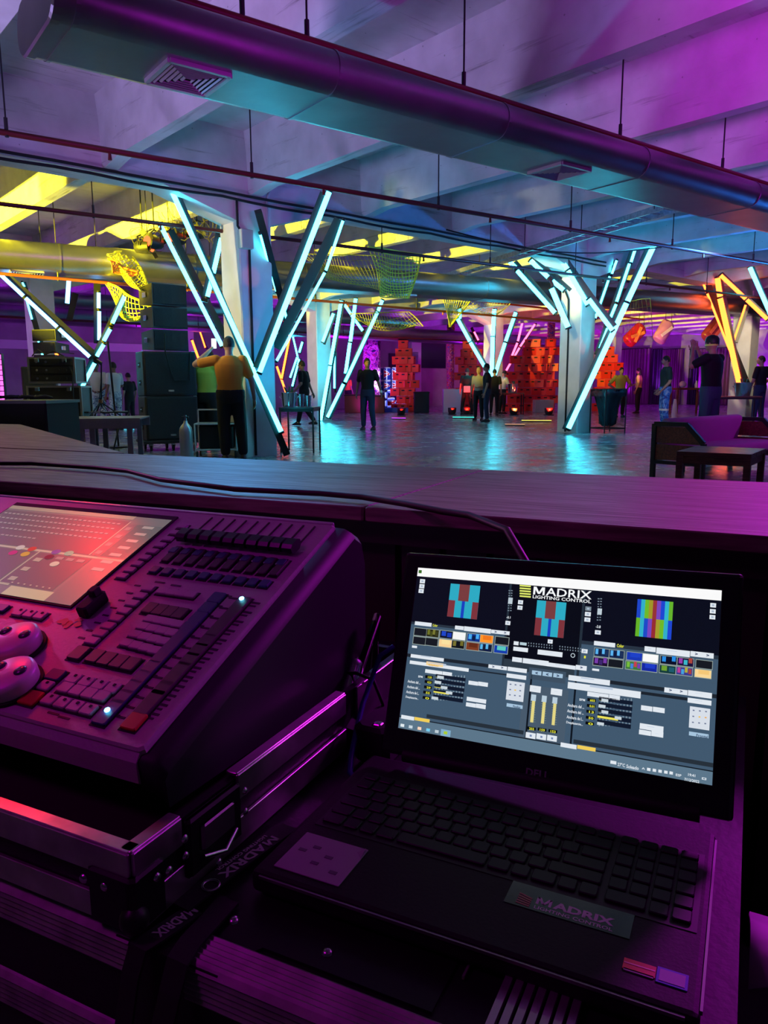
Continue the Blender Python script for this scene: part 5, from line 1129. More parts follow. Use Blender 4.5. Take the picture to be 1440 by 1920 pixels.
# ------------------------------------------------------------------ strap lanyard with lettering
LAN = mat('lanyard_black', (.01, .01, .012), .7); LTX = mat('lanyard_print', (.55, .5, .55), .6)
def strap(name, label, pts, wv, wd_, words, th_=.0025):
    t = thing(name, label, 'strap', B(*pts[0])); P_ = [B(*p) for p in pts]; Wv = [B(*v) - B(0, 0, 0) for v in wv]
    N_ = len(P_); rings = []
    for i in range(N_):
        tg = (P_[min(i + 1, N_ - 1)] - P_[max(i - 1, 0)]).normalized(); w_ = Wv[min(i, len(Wv) - 1)].normalized() * wd_ / 2; nn = tg.cross(w_).normalized() * th_ / 2
        if nn.z < 0: nn = -nn; 
        rings.append([P_[i] - w_ - nn, P_[i] + w_ - nn, P_[i] + w_ + nn, P_[i] - w_ + nn])
    MB().loft(rings, smooth=False).build('webbing', LAN, t, world=True)
    for (i, j, f0, f1, body_, v0, v1) in words:
        a, c = P_[i], P_[j]; d = c - a; w_ = Wv[min(i, len(Wv) - 1)].normalized() * wd_; n_ = d.cross(w_).normalized(); n_ = n_ if n_.z > 0 else -n_
        O = a + d * f0 - w_ * (.5 - v0) + n_ * (th_ / 2 + .0006); m = MB(); put_text(m, body_, O, d * (f1 - f0), w_ * (v1 - v0), None, .03); m.build('lettering', LTX, t, world=True)
    return t
strap('lanyard', 'black lanyard with pale lettering hanging between the tray case and the laptop', [(-.418, .620, .556), (-.430, .54, .556), (-.437, .47, .556)], [(1, -.1, 0)], .022,
      [(0, 1, .30, 1.25, 'MADRIX', .42, .92), (0, 1, .34, 1.2, 'LIGHTING CONTROL', .10, .30)])
strap('case_strap', 'dark strap with faint lettering draped over the front edge of the road case', [(-.425, .475, .5535), (-.432, .43, .5555), (-.437, .418, .5545), (-.442, .412, .53), (-.452, .408, .47), (-.455, .40, .40)], [(1, -.1, 0)], .020,
      [(0, 1, .0, .95, 'MADRIX', .25, .8)])
t = strap('fabric_strap', 'second plain dark strap hanging beside the lettered one on the road case', [(-.405, .50, .5535), (-.400, .44, .5555), (-.396, .420, .5545), (-.398, .411, .53), (-.415, .405, .46), (-.42, .40, .38)], [(1, -.05, 0)], .022, [])
for x, y in ((-.438, .575), (-.447, .54), (-.43, .52)):
    pass
tag(MB().tube([B(-.43 + .008 * math.cos(a), .505 + .008 * math.sin(a), .5575) for a in [2 * math.pi * i / 14 for i in range(15)]], .0015, 6).build('metal_ring', STEEL), 'small metal ring at the end of the lettered lanyard', 'ring')
# ------------------------------------------------------------------ lighting console
zA = .68; A = atz(265, 1408, zA); EL = math.radians(22.2); YD = BF * math.cos(EL) + Vector((0, 0, math.sin(EL))); ND = BR_.cross(YD).normalized()
RC = Matrix([BR_, YD, ND]).transposed()
con = thing('lighting_console', 'white lighting control console with touch screen, faders and button keypad', 'console', A, R=RC)
def pl(x, y, h=0.0):
    d = Vector(ray(x, y)); C_ = Vector(CAM); t_ = ((A + ND * h - C_).dot(ND)) / d.dot(ND); p = C_ + d * t_ - A; return p.dot(BR_), p.dot(YD)
CW = mat('console_white', (.36, .34, .36), .45, bump=.08, nscale=200); CDK = mat('console_side', (.018, .016, .024), .55, spec=.25)
LW, DP = -.95, .411
# shell: panel plate, front lip, body, right cheek
MB().box((LW / 2, DP / 2, -.006), (-LW, DP, .012), bev=.004).build('top_panel', CW, con)
def lc(y, z):       # world-level offsets (forward, up from A) into console coordinates
    v = BF * y + Vector((0, 0, z)); return v.dot(YD), v.dot(ND)
prof = [(0.002, -.004), (-.004, -.012), (-.002, -.034), (.012, -.042), (.40, -.05), (.405, -.02), (.405, .11), (.380, .148)]
pts_ = [lc(*q) for q in prof]
MB().loft([[Vector((x, y, z)) for y, z in pts_] for x in (LW, -.004)][::-1], smooth=False).build('console_body', CW, con)
prof = [(0.004, -.006), (-.002, -.012), (.002, -.042), (.40, -.05), (.412, -.02), (.412, .11), (.402, .140), (.382, .151), (.02, .0005)]
pts_ = [lc(*q) for q in prof]
MB().loft([[Vector((x, y - (.0 if x < .02 else 0), z - dz)) for y, z in pts_] for x, dz in ((-.004, .0), (.012, .001), (.020, .006), (.024, .016))], smooth=True).build('side_cheek', CDK, con)
MB().box((LW / 2, .0, -.0155), (-LW - .01, .004, .003)).build('front_groove', BLKM, con)
MB().box((LW / 2, DP + .002, -.002), (-LW - .01, .006, .006), bev=.002).build('rear_edge', mat('polished_edge', (.8, .8, .85), .2, .6), con)
# touch screen
SCm = colattr('console_screen', .55)
sx1, sy1 = pl(322, 978); sx2, sy0 = pl(135, 1139); xr = (sx1 + sx2) / 2; xl = xr - .345
fr = MB(); fr.box(((xl + xr) / 2, (sy0 + sy1) / 2 + .004, .0012), (xr - xl + .006, sy1 - sy0 + .014, .0024)); scr = fr.build('touch_screen', BLKM, con)
G = MB(); G.add([(xl, sy0, .0028), (xr, sy0, .0028), (xr, sy1, .0028), (xl, sy1, .0028)], [(0, 1, 2, 3)], 0, rgb(138, 128, 128))
def sq(x0, y0, x1, y1, col, lay=1):
    a, c = pl(x0, y0), pl(x1, y1); u0, u1 = max(xl, min(a[0], c[0])), min(xr, max(a[0], c[0])); v0, v1 = max(sy0, min(a[1], c[1])), min(sy1, max(a[1], c[1])); z = .0028 + lay * .0003
    if u1 > u0 and v1 > v0: G.add([(u0, v0, z), (u1, v0, z), (u1, v1, z), (u0, v1, z)], [(0, 1, 2, 3)], 0, rgb(*col))
def su(u0, v0, u1, v1, col, lay=1):
    X0, Y0, Wd, Hd = xl, sy0, xr - xl, sy1 - sy0; z = .0028 + lay * .0003
    G.add([(X0 + u0 * Wd, Y0 + v0 * Hd, z), (X0 + u1 * Wd, Y0 + v0 * Hd, z), (X0 + u1 * Wd, Y0 + v1 * Hd, z), (X0 + u0 * Wd, Y0 + v1 * Hd, z)], [(0, 1, 2, 3)], 0, rgb(*col))
WH = (215, 195, 170); GY = (160, 150, 148); DKc = (112, 104, 110)
su(0, .955, .80, 1, (190, 170, 150)); su(0, .50, .80, .93, DKc); su(0, .12, .52, .46, DKc); su(.54, .10, .84, .46, DKc); su(.81, .5, 1, .9, (120, 116, 120)); su(.86, .0, 1, .9, (128, 124, 126))
su(0, .47, 1, .49, WH); su(.80, .5, .806, .93, WH); su(.53, .0, .536, .47, WH); su(.62, 0, .86, .09, (225, 205, 165)); su(0, .09, .6, .11, WH)
for r_ in range(4):
    for i in range(26): su(.02 + i * .029, .88 - r_ * .065, .038 + i * .029, .895 - r_ * .065, (185, 175, 175), 2)
for i in range(14): su(.02 + i * .029, .60, .04 + i * .029, .615, (180, 165, 165), 2)
for i in range(7): su(.60 + i * .035, .115, .61 + i * .035, .125, WH, 2)
for i in range(4): su(.82 + 0 * i, .52 + i * .1, .85, .56 + i * .1, GY, 2)
for i in range(7): su(.90, .86 - i * .085, .96, .89 - i * .085, (190, 180, 172), 2)
for i in range(3): su(.66 + i * .06, .41, .70 + i * .06, .44, GY, 2); su(.56, .14 + i * .11, .60, .18 + i * .11, (195, 180, 160), 2)
for px, py, c_ in ((40, 1030, (225, 215, 205)), (62, 1033, (225, 80, 50)), (26, 1040, (220, 60, 130)), (49, 1042.5, (235, 180, 60)), (107, 1038.5, (60, 90, 170)), (131, 1041, (90, 200, 170)), (94, 1048, (60, 45, 60)), (104, 1061, (230, 215, 190))):
    a = pl(px, py); G.add([(a[0] + .008 * math.cos(q), a[1] + .006 * math.sin(q), .0036) for q in [2 * math.pi * i / 14 for i in range(14)]], [tuple(range(14))], 0, rgb(*c_))
G.build('screen_image', SCm, scr)
# keys
KW = mat('key_white', (.38, .35, .39), .5); KD = mat('key_dark', (.05, .02, .05), .5); KB = mat('key_blue', (.03, .04, .16), .4); KR = mat('key_red', (.5, .04, .01), .5); KBL = glow('led_dot', (.15, .8, 1), 8)
_kk = {}
def key(px, py, w_, d_, m, h=.004, name='button', mark=False):
    u, v = pl(px, py, h); k_ = (round(w_, 4), round(d_, 4), h, m.name)
    if k_ not in _kk: _kk[k_] = MB().box((0, 0, h / 2), (w_, d_, h), bev=.0015).box((0, -.0004, .0004), (w_ + .0026, d_ + .0032, .0008), None, 1).build(name, [m, BLKM], con); o = _kk[k_]
    else: o = share(name, _kk[k_], con)
    o.location = (u, v, 0); 
    if mark: MB().box((w_ * .05, d_ * .22, h + .0004), (.003, .003, .0008)).build('key_mark', BLKM, o)
    return o
def rowkeys(p0, p1, n, w_, d_, m, **k_):
    for i in range(n): f_ = i / (n - 1) if n > 1 else 0; key(p0[0] + (p1[0] - p0[0]) * f_, p0[1] + (p1[1] - p0[1]) * f_, w_, d_, m, **k_)
for i in range(10):   # faders
    f_ = i / 9; x, y = 355 + 200 * f_, 999 + 20 * f_; x1, y1 = 396 + 193 * f_, 973 + 17 * f_
    u, v = pl(x1, y1); u0, v0 = pl(x, y + 2, .012); v0 = v0
    MB().box((u, v - .028, .0006), (.0022, .062, .0012)).build('fader_slot', BLKM, con)
    kn = MB(); kn.loft([[Vector((u + a * .0075, v0 + b_ + .0, z)) for a, b_ in ((-1, -yy), (1, -yy), (1, yy), (-1, yy))] for z, yy in ((.002, .006), (.006, .012), (.013, .012), (.0165, .007), (.0165, .003))], smooth=False); kn.build('fader_knob', mat('fader_black', (.02, .02, .03), .3), con)
rowkeys((322, 1037), (523, 1062), 10, .0125, .036, KD); rowkeys((325, 1030), (527, 1053), 10, .0125, .013, KB, h=.0048)
rowkeys((290, 1066), (496, 1092), 10, .0135, .014, KB)
rowkeys((342, 985), (229, 1078), 9, .017, .011, KW)
rowkeys((278, 1101), (172, 1199), 8, .018, .012, KW); key(147, 1222, .020, .022, KD)
for (p0, p1) in (((305, 1106), (357, 1113)), ((281, 1158), (333, 1168)), ((268, 1172), (322, 1184)), ((253, 1187), (306, 1200)), ((237, 1203), (290, 1217))): rowkeys(p0, p1, 4, .0165, .0125, KW)
rowkeys((281, 1138), (337, 1148), 4, .0165, .020, KD); rowkeys((178, 1228), (245, 1243), 4, .0175, .021, KD)
rowkeys((137, 1270), (210, 1288), 4, .0175, .0145, KW, mark=True); rowkeys((122, 1287), (190, 1303), 4, .0175, .0145, KW); rowkeys((92, 1309), (165, 1328), 4, .0175, .0145, KW, mark=True)
key(103, 1263, .022, .016, KB); key(84, 1283, .018, .014, KW, mark=True); key(57, 1306, .024, .02, KR)
rowkeys((405, 1119), (194, 1342), 13, .0185, .0205, KB); rowkeys((452, 1128), (272, 1324), 12, .0185, .0215, KD); key(250, 1350, .020, .022, KR)
for px, py in ((453, 1122), (201, 1331)): u, v = pl(px, py, .006); MB().ball((u, v, .006), (.0032, .0032, .002), 10, 6).build('status_light', KBL, con)
rowkeys((35, 1146), (75, 1152), 3, .017, .014, KW, mark=True); key(2, 1138, .02, .014, KB)
# printed labels between the keys
g = MB()
for i in range(13):
    f_ = i / 12
    for off, z in ((24, 0), (34, 4)):
        u, v = pl(405 - 211 * f_ + off - 2, 1119 + 223 * f_ + z - 1); g.box((u, v, .0003), (.012, .0028, .0006))
    u, v = pl(452 - 190 * f_ + 27, 1128 + 208 * f_ + 3); g.box((u, v, .0003), (.013, .003, .0006)); g.box((u - .001, v - .006, .0003), (.010, .0025, .0006))
for i in range(8): u, v = pl(258 - 105 * i / 7, 1098 + 98 * i / 7); g.box((u, v, .0003), (.010, .0025, .0006))
for x, y in ((150, 1336), (120, 1346), (100, 1338), (330, 1098), (300, 1092), (190, 1250), (220, 1258)): u, v = pl(x, y); g.box((u, v, .0003), (.016, .0025, .0006))
g.build('printed_labels', mat('label_ink', (.03, .01, .04), .6), con)['kind'] = 'stuff'
for px, py in ((22, 1194), (12, 1262)):   # big encoder discs
    u, v = pl(px, py, .02); e = MB(); n = 32
    e.loft([[Vector((u + math.cos(a) * q, v + math.sin(a) * q, z)) for a in [2 * math.pi * i / n for i in range(n)]] for z, q in ((.002, .030), (.014, .031), (.018, .0305), (.021, .026), (.0225, .004))]); eo = e.build('encoder_wheel', mat('encoder_white', (.65, .6, .6), .35), con)
    for dx in (-.016, .016): MB().ball((u + dx, v + .006, .0215), (.0075, .0075, .003), 14, 8).build('finger_dimple', mat('dimple_dark', (.05, .03, .08), .25), eo)
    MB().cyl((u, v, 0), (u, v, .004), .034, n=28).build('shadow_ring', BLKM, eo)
u, v = pl(172, 1130, .01); h_ = MB(); h_.box((0, 0, .008), (.018, .040, .016), bev=.003); h_.box((0, .01, .02), (.012, .014, .01), bev=.002); o = h_.build('screen_catch', BLKM, con); o.location = (u, v, 0)
g = MB(); rs_ = random.Random(4)
for i in range(9): a = pl(130 + rs_.uniform(-18, 20), 1168 + rs_.uniform(-6, 9)); g.add([(a[0] + .006 * math.cos(q) * rs_.uniform(.6, 1.2), a[1] + .005 * math.sin(q) * rs_.uniform(.6, 1.2), .0004 + .0001 * i) for q in [2 * math.pi * j / 9 for j in range(9)]], [tuple(range(9))])
g.build('red_stain', mat('stain_red', (.4, .03, .03), .5), con)
spot('console_red', B(-2.0, 1.3, 1.9), A + BR_ * -.40 + YD * .13, RE, 90, 13, .9, .1)
# ------------------------------------------------------------------ laptop
lap = thing('laptop', 'open black laptop showing lighting control software on the road case', 'laptop', (0, 0, 0), R=RBO)
LB = mat('laptop_plastic', (.012, .010, .013), .6, bump=.06, nscale=300, spec=.25); LK = mat('laptop_key', (.012, .013, .015), .5, spec=.3)
x0, x1, y0, y1, zt_, zb_ = -.395, -.005, .520, .772, .575, .553
mb = MB(); mb.box(((x0 + x1) / 2, (y0 + y1) / 2, (zt_ + zb_) / 2), (x1 - x0, y1 - y0, zt_ - zb_)); base = mb.build('base', LB, lap, bevel=.005)
MB().box(((x0 + x1) / 2, y0 - .0003, .571), (x1 - x0 - .02, .002, .003)).build('front_trim', mat('trim_metal', (.3, .28, .3), .3, .9), base)
MB().box((x1 + .0003, (y0 + y1) / 2, .571), (.002, y1 - y0 - .02, .0035)).build('side_trim', mat('trim_metal', (.3, .28, .3), .3, .9), base)
kx0, ky1, pt = -.376, .722, .0188; keym = {}
MB().box(((kx0 + .377 - .0) / 2 - .196 + .0, 0, 0), (.001, .001, .001)) if 0 else None
MB().box((kx0 + .18, .668, zt_ + .0002), (.366, .116, .0008)).build('keyboard_well', mat('key_well', (.012, .012, .014), .6), base)
def lkey(x, y, w_, d_):
    k_ = (round(w_, 4), round(d_, 4))
    if k_ not in keym: keym[k_] = MB().box((0, 0, .0015), (w_, d_, .003), bev=.0015).build('key', LK, base); o = keym[k_]
    else: o = share('key', keym[k_], base)
    o.location = (x, y, zt_ + .0004)
rowsK = [([1] * 15, .011), ([1] * 13 + [2], .0158), ([1.5] + [1] * 12 + [1.5], .0158), ([1.8] + [1] * 11 + [2.2], .0158), ([1.3] + [1] * 11 + [2.7], .0158), ([1.3, 1, 1, 1.2, 5, 1.2, 1, 1.3, 1, 1], .0158)]
y = ky1
for ws, d_ in rowsK:
    sc_w = 15.0 / sum(ws); x = kx0; y -= d_ / 2
    for w_ in ws: ww = w_ * sc_w * pt; lkey(x + ww / 2, y, ww - .0028, d_); x += ww
    y -= d_ / 2 + .0030
y = ky1
for r_, d_ in enumerate((.011,) + (.0158,) * 5):
    y -= d_ / 2; ws = [1, 1, 1, 1] if r_ < 5 else [2, 1, 1]; x = kx0 + 15.2 * pt
    for w_ in ws: lkey(x + w_ * pt / 2 * .98, y, w_ * pt * .98 - .0028, d_); x += w_ * pt * .98
    y -= d_ / 2 + .0030
tp_ = MB(); tp_.box((-.343, .5635, zt_ + .0006), (.070, .060, .0012), bev=.003); tpo = tp_.build('touchpad_cover', mat('cover_sheet_grey', (.32, .28, .34), .5), base)  # rounded sheet with a peeled corner lying on the palm rest
g = MB()
for x, y, a in ((-.355, .575, 0), (-.337, .566, 0), (-.345, .553, 0), (-.322, .548, 0), (-.366, .566, 0)): g.box((x, y, zt_ + .0014), (.008, .004, .0004))
g.build('faint_print', mat('faint_print', (.12, .1, .14), .5), tpo)
MB().loft([[Vector((-.316, .585, zt_ + .0013)), Vector((-.310, .591, zt_ + .003)), Vector((-.309, .578, zt_ + .0013))], [Vector((-.3155, .5855, zt_ + .0016)), Vector((-.3098, .5913, zt_ + .0034)), Vector((-.3088, .5783, zt_ + .0016))]], smooth=False).build('peeled_corner', mat('cover_sheet_grey', (.32, .28, .34), .5), tpo)
# stickers
st = MB().box((-.115, .597, zt_ + .0003), (.106, .036, .0006)).build('sticker', mat('sticker_teal_black', (.01, .03, .032), .25), base); st['label'] = 'dark sticker with pale lettering'
g = MB(); put_text(g, 'MADRIX', Vector((-.142, .588, zt_ + .0008)), Vector((.066, 0, 0)), Vector((0, .0095, 0)), None, .04); put_text(g, 'LIGHTING CONTROL', Vector((-.142, .5815, zt_ + .0008)), Vector((.066, 0, 0)), Vector((0, .0042, 0)), None, .02); g.build('sticker_lettering', mat('sticker_ink', (.6, .5, .6), .5), st)
g = MB()
for i in range(5): g.bar((-.158, .583 + i * .0032, zt_ + .0008), (-.146, .582 + i * .0026, zt_ + .0008), .0016, .0003)
g.build('sticker_emblem', mat('emblem_orange', (.35, .15, .1), .5), st)
r_ = MB().box((-.0505, .5505, zt_ + .0004), (.024, .012, .0008)).build('sticker', mat('sticker_red', (.62, .03, .06), .4), base); r_['label'] = 'small red sticker'
MB().box((-.0505, .5445, zt_ + .0004), (.022, .0025, .0008)).build('sticker_stripe', mat('stripe_pale', (.3, .2, .3), .4), r_); MB().box((-.0505, .5515, zt_ + .0009), (.023, .0014, .0003)).build('sticker_stripe', mat('stripe_pink', (.8, .3, .4), .4), r_)
b__ = MB().box((-.0265, .5500, zt_ + .0004), (.0225, .0165, .0008)).build('sticker', mat('sticker_blue', (.05, .08, .5), .4), base); b__['label'] = 'small blue edged sticker'
MB().box((-.0265, .5500, zt_ + .0009), (.0185, .0125, .0004)).build('sticker_face', mat('sticker_grey', (.3, .25, .4), .4), b__)
# lid and screen
So = Vector((.016, .846, .618)); SX = Vector((.890, -.454, .035)).normalized(); SY = Vector((.136, .340, .931)); SY = (SY - SX * SY.dot(SX)).normalized(); SN = SX.cross(SY)      # SN points to the viewer
SW, SH = .345, .194
inv = lap.matrix_basis.inverted()
def sp3(u, v, n=0.0): return inv @ (So + SX * (u * SW) + SY * (v * SH) + SN * n)
lid = MB(); c = So + SX * SW / 2 + SY * (SH / 2 - .006) - SN * .005
Rl = Matrix([SX, SY, SN]).transposed(); l_ = MB(); l_.box((0, 0, 0), (SW + .040, SH + .050, .010), bev=.0)
lo = l_.build('lid', mat('lid_black', (.012, .012, .016), .22), lap, bevel=.004); lo.matrix_basis = inv @ Matrix.Translation(c) @ Rl.to_4x4()
li = lo.matrix_basis.inverted()
MB().cyl(inv @ (So + SX * .01 - SY * .030 - SN * .004), inv @ (So + SX * (SW - .01) - SY * .030 - SN * .004), .008, n=14).build('hinge_bar', LB, lap)
g = MB(); z_ = .0053
put_text(g, 'DELL', Vector((-.014, -(SH + .05) / 2 + .006, z_)), Vector((.026, 0, 0)), Vector((0, .008, 0)), None, .03); g.build('lid_lettering', mat('lid_logo', (.35, .3, .4), .3, .6), lo)
S = MB()
def sc(px, py):
    d = Vector(ray(px, py)); C_ = Vector(CAM); t_ = (So - C_).dot(SN) / d.dot(SN); p = C_ + d * t_ - So; return p.dot(SX) / SW, p.dot(SY) / SH
def L4(x, y): return sc(740 + x / 4.5, 1040 + y / 4.5)       # measured on the left detail view
def R4(x, y): return sc(1040 + x / 4.2353, 1060 + y / 4.2353)  # measured on the right detail view
def suv(u0, v0, u1, v1, col, lay=1):
    n_ = .0006 + lay * .00012; u0, u1 = max(0, min(u0, u1)), min(1, max(u0, u1)); v0, v1 = max(0, min(v0, v1)), min(1, max(v0, v1))
    S.add([li @ sp3(a, b_, n_) for a, b_ in ((u0, v0), (u1, v0), (u1, v1), (u0, v1))], [(0, 1, 2, 3)], 0, rgb(*col))
def Q(F_, x0, y0, x1, y1, col, lay=1): a, c = F_(x0, y0), F_(x1, y1); suv(a[0], a[1], c[0], c[1], col, lay)
def T(F_, x0, y0, w_px, h_px, s_, col, lay=5, bold=.02, k_=4.5):
    a = F_(x0, y0); uw = (w_px / k_) / 575.0; vh = (h_px / k_) / 315.0; n_ = .0006 + lay * .00012
    O = li @ sp3(a[0], a[1], n_); put_text(S, s_, O, (li @ sp3(a[0] + uw, a[1], n_)) - O, (li @ sp3(a[0], a[1] + vh, n_)) - O, rgb(*col), bold)
BG = (64, 87, 109); BGD = (28, 36, 46); NAVY = (10, 14, 28); WB = (225, 232, 240); YEL = (235, 235, 60); LBL = (165, 195, 220)
suv(0, 0, 1, 1, BG, 0); suv(0, .945, 1, 1, (250, 250, 250), 2); suv(.004, .965, .016, .985, (60, 110, 40), 3)
vt = .945
def V(px, py): return sc(px, py)[1]
def U_(px, py): return sc(px, py)[0]
uA, uB = .363, .585                                      # column divisions of the upper row
suv(0, .655, .345, .945, NAVY, 1); suv(.352, .50, .592, .945, (8, 12, 22), 1); suv(.600, .655, 1, .945, NAVY, 1)
suv(0, 0.065, 1, .655, BG, 0); 
# left preview figure
def figure(F_, x0, y0, x1, y1):
    a, c = F_(x0, y0), F_(x1, y1); u0, v1, u1, v0 = a[0], a[1], c[0], c[1]; du, dv = u1 - u0, v1 - v0
    def q(a_, b_, c_, d_, col, l=3): suv(u0 + du * a_, v0 + dv * b_, u0 + du * c_, v0 + dv * d_, col, l)
    q(0, 0, 1, 1, (45, 170, 195)); q(.31, .5, .66, 1, (120, 60, 62), 4); q(0, 0, .22, .5, (125, 52, 60), 4); q(.80, 0, 1, .5, (125, 52, 60), 4); q(.45, 0, .55, .5, (25, 65, 190), 4)
figure(L4, 476, 244, 695, 548); figure(L4, 1205, 384, 1425, 705)
a, c = R4(660, 268), R4(925, 592); u0, v1, u1, v0 = a[0], a[1], c[0], c[1]; du, dv = (u1 - u0) / 9, (v1 - v0)
for i, col in enumerate(((30, 70, 200), (50, 175, 200), (110, 185, 40), (160, 150, 40), (150, 50, 55), (120, 70, 190), (30, 70, 210), (50, 180, 205), (100, 180, 45))): suv(u0 + i * du, v0 + dv * .5, u0 + (i + 1) * du, v1, col, 3)
for i, col in enumerate(((100, 180, 40), (50, 175, 200), (30, 75, 200), (120, 70, 190), (150, 45, 50), (165, 155, 45), (110, 185, 40), (50, 175, 200), (30, 70, 210))): suv(u0 + i * du, v0, u0 + (i + 1) * du, v0 + dv * .5, col, 3)
# title logo
S_e = L4(1055, 300)
for i in range(5):
    a = L4(1057, 262 + i * 22); c = L4(1150, 275 + i * 22); suv(a[0], a[1] - .004, c[0], a[1] + .005, (225, 235, 110), 4)
T(L4, 1170, 336, 495, 66, 'MADRIX', (245, 248, 250), 5, .012); T(L4, 1166, 368, 495, 27, 'LIGHTING CONTROL', (245, 248, 250), 5, .015)
# small buttons
for x, y in ((237, 225), (232, 267), (226, 307), (957, 577), (1064, 402), (1059, 448), (1314, 733)): Q(L4, x - 19, y - 19, x + 19, y + 19, WB, 3); Q(L4, x - 8, y - 7, x + 8, y + 7, (170, 185, 205), 4)
for x, y in ((268, 345), (265, 388), (261, 432), (344, 533), (1259, 318), (1256, 366), (1253, 412), (239, 682)): Q(R4, x - 22, y - 19, x + 22, y + 19, WB if y != 345 else (120, 135, 145), 3); Q(R4, x - 9, y - 8, x + 9, y + 8, (170, 185, 205), 4)
# volume faders
for F_, x in ((L4, 980), (R4, 360)):
    for i in range(9):
        if 3 < i < 6: continue
        w_ = 18 - abs(4.5 - i) * 0 - (i if i < 4 else 9 - i) * 2; y = (300 if F_ is L4 else 262) + i * 21
        for s_ in (-1, 1): Q(F_, x + s_ * 10 - w_ / 2.6 - i * 1, y, x + s_ * 10 + w_ / 2.6 - i * 1, y + 9, (120, 135, 150), 3)
    Q(F_, x - 17, (362 if F_ is L4 else 342), x + 14, (418 if F_ is L4 else 394), (190, 205, 215), 4)
T(L4, 945, 538, 36, 20, '-0.1', WB); T(R4, 328, 497, 38, 22, '-3.8', WB)
# palette rows
def palette(F_, x0, y0, x1, y1, n, slope, tiles, lay=3):
    for i in range(n):
        for r_ in (0, 1):
            col = tiles[i][r_]
            xa, xb = x0 + (x1 - x0) * i / n, x0 + (x1 - x0) * (i + 1) / n; ya = y0 + slope * (xa - x0) + r_ * 73; sh = -9 * r_
            e_ = .115 * (xb - xa); Q(F_, xa + 1 + sh, ya, xb - 1 + sh, ya + 72 + e_, (150, 165, 160), lay); Q(F_, xa + 5 + sh, ya + 5, xb - 5 + sh, ya + 66 + e_, col[0], lay + 1)
            if len(col) > 1:
                kx = len(col) - 1
                for j in range(kx):
                    w_ = (xb - xa - 16) / kx; Q(F_, xa + 8 + sh + j * w_ + w_ * .2, ya + 10 + (j % 2) * 14, xa + 8 + sh + (j + 1) * w_ - w_ * .1, ya + 54 + (j % 2) * 12, col[j + 1], lay + 2)
D_ = ((22, 26, 34),)
T_l = [(D_, D_), (((40, 42, 20), (110, 115, 40), (70, 74, 30), (120, 120, 50), (60, 62, 30)), D_), (((15, 20, 40), (30, 70, 200), (25, 60, 180)), ((250, 210, 150), (250, 225, 160))), (((245, 245, 245),), ((18, 22, 26), (120, 115, 50), (18, 22, 26), (110, 105, 40)))]
T_r = [(((10, 50, 140), (70, 170, 240), (10, 30, 70), (70, 170, 240)), ((125, 60, 35), (100, 45, 25))), (((255, 150, 40), (240, 120, 30)), ((15, 30, 70), (90, 180, 230), (20, 30, 50), (90, 180, 230), (20, 30, 50))), ]
palette(L4, 168, 612, 375, 700, 2, .10, T_l[:2]); palette(L4, 385, 634, 600, 700, 2, .10, T_l[2:]); palette(L4, 615, 660, 832, 700, 2, .10, T_r); palette(L4, 850, 686, 965, 700, 1, .1, [(D_, ((20, 60, 170), (90, 200, 190)))])
Z_ = ((20, 40, 80), (90, 180, 240), (20, 30, 60), (90, 180, 240), (30, 50, 90))
palette(R4, 315, 652, 553, 700, 2, .11, [(Z_, ((30, 20, 50), (120, 60, 170), (60, 40, 110), (120, 60, 170))), (Z_, D_)]); palette(R4, 572, 682, 825, 700, 2, .11, [(((25, 55, 180), (30, 65, 200)), ((60, 120, 60), (120, 190, 60), (70, 130, 220), (200, 60, 80), (120, 60, 180))), (((250, 250, 250),), ((20, 40, 160), (30, 60, 200)))])
palette(R4, 840, 712, 1105, 700, 2, .11, [(((10, 15, 40), (40, 140, 230), (10, 15, 40), (40, 140, 230)), ((20, 60, 60), (110, 160, 50), (30, 90, 110))), (((30, 20, 60), (150, 60, 170), (60, 180, 200), (170, 70, 60)), ((60, 60, 140), (190, 60, 150), (70, 160, 220), (180, 170, 60), (170, 60, 60)))]); palette(R4, 1120, 745, 1255, 700, 1, .11, [(D_, ((250, 215, 150), (245, 200, 120)))])
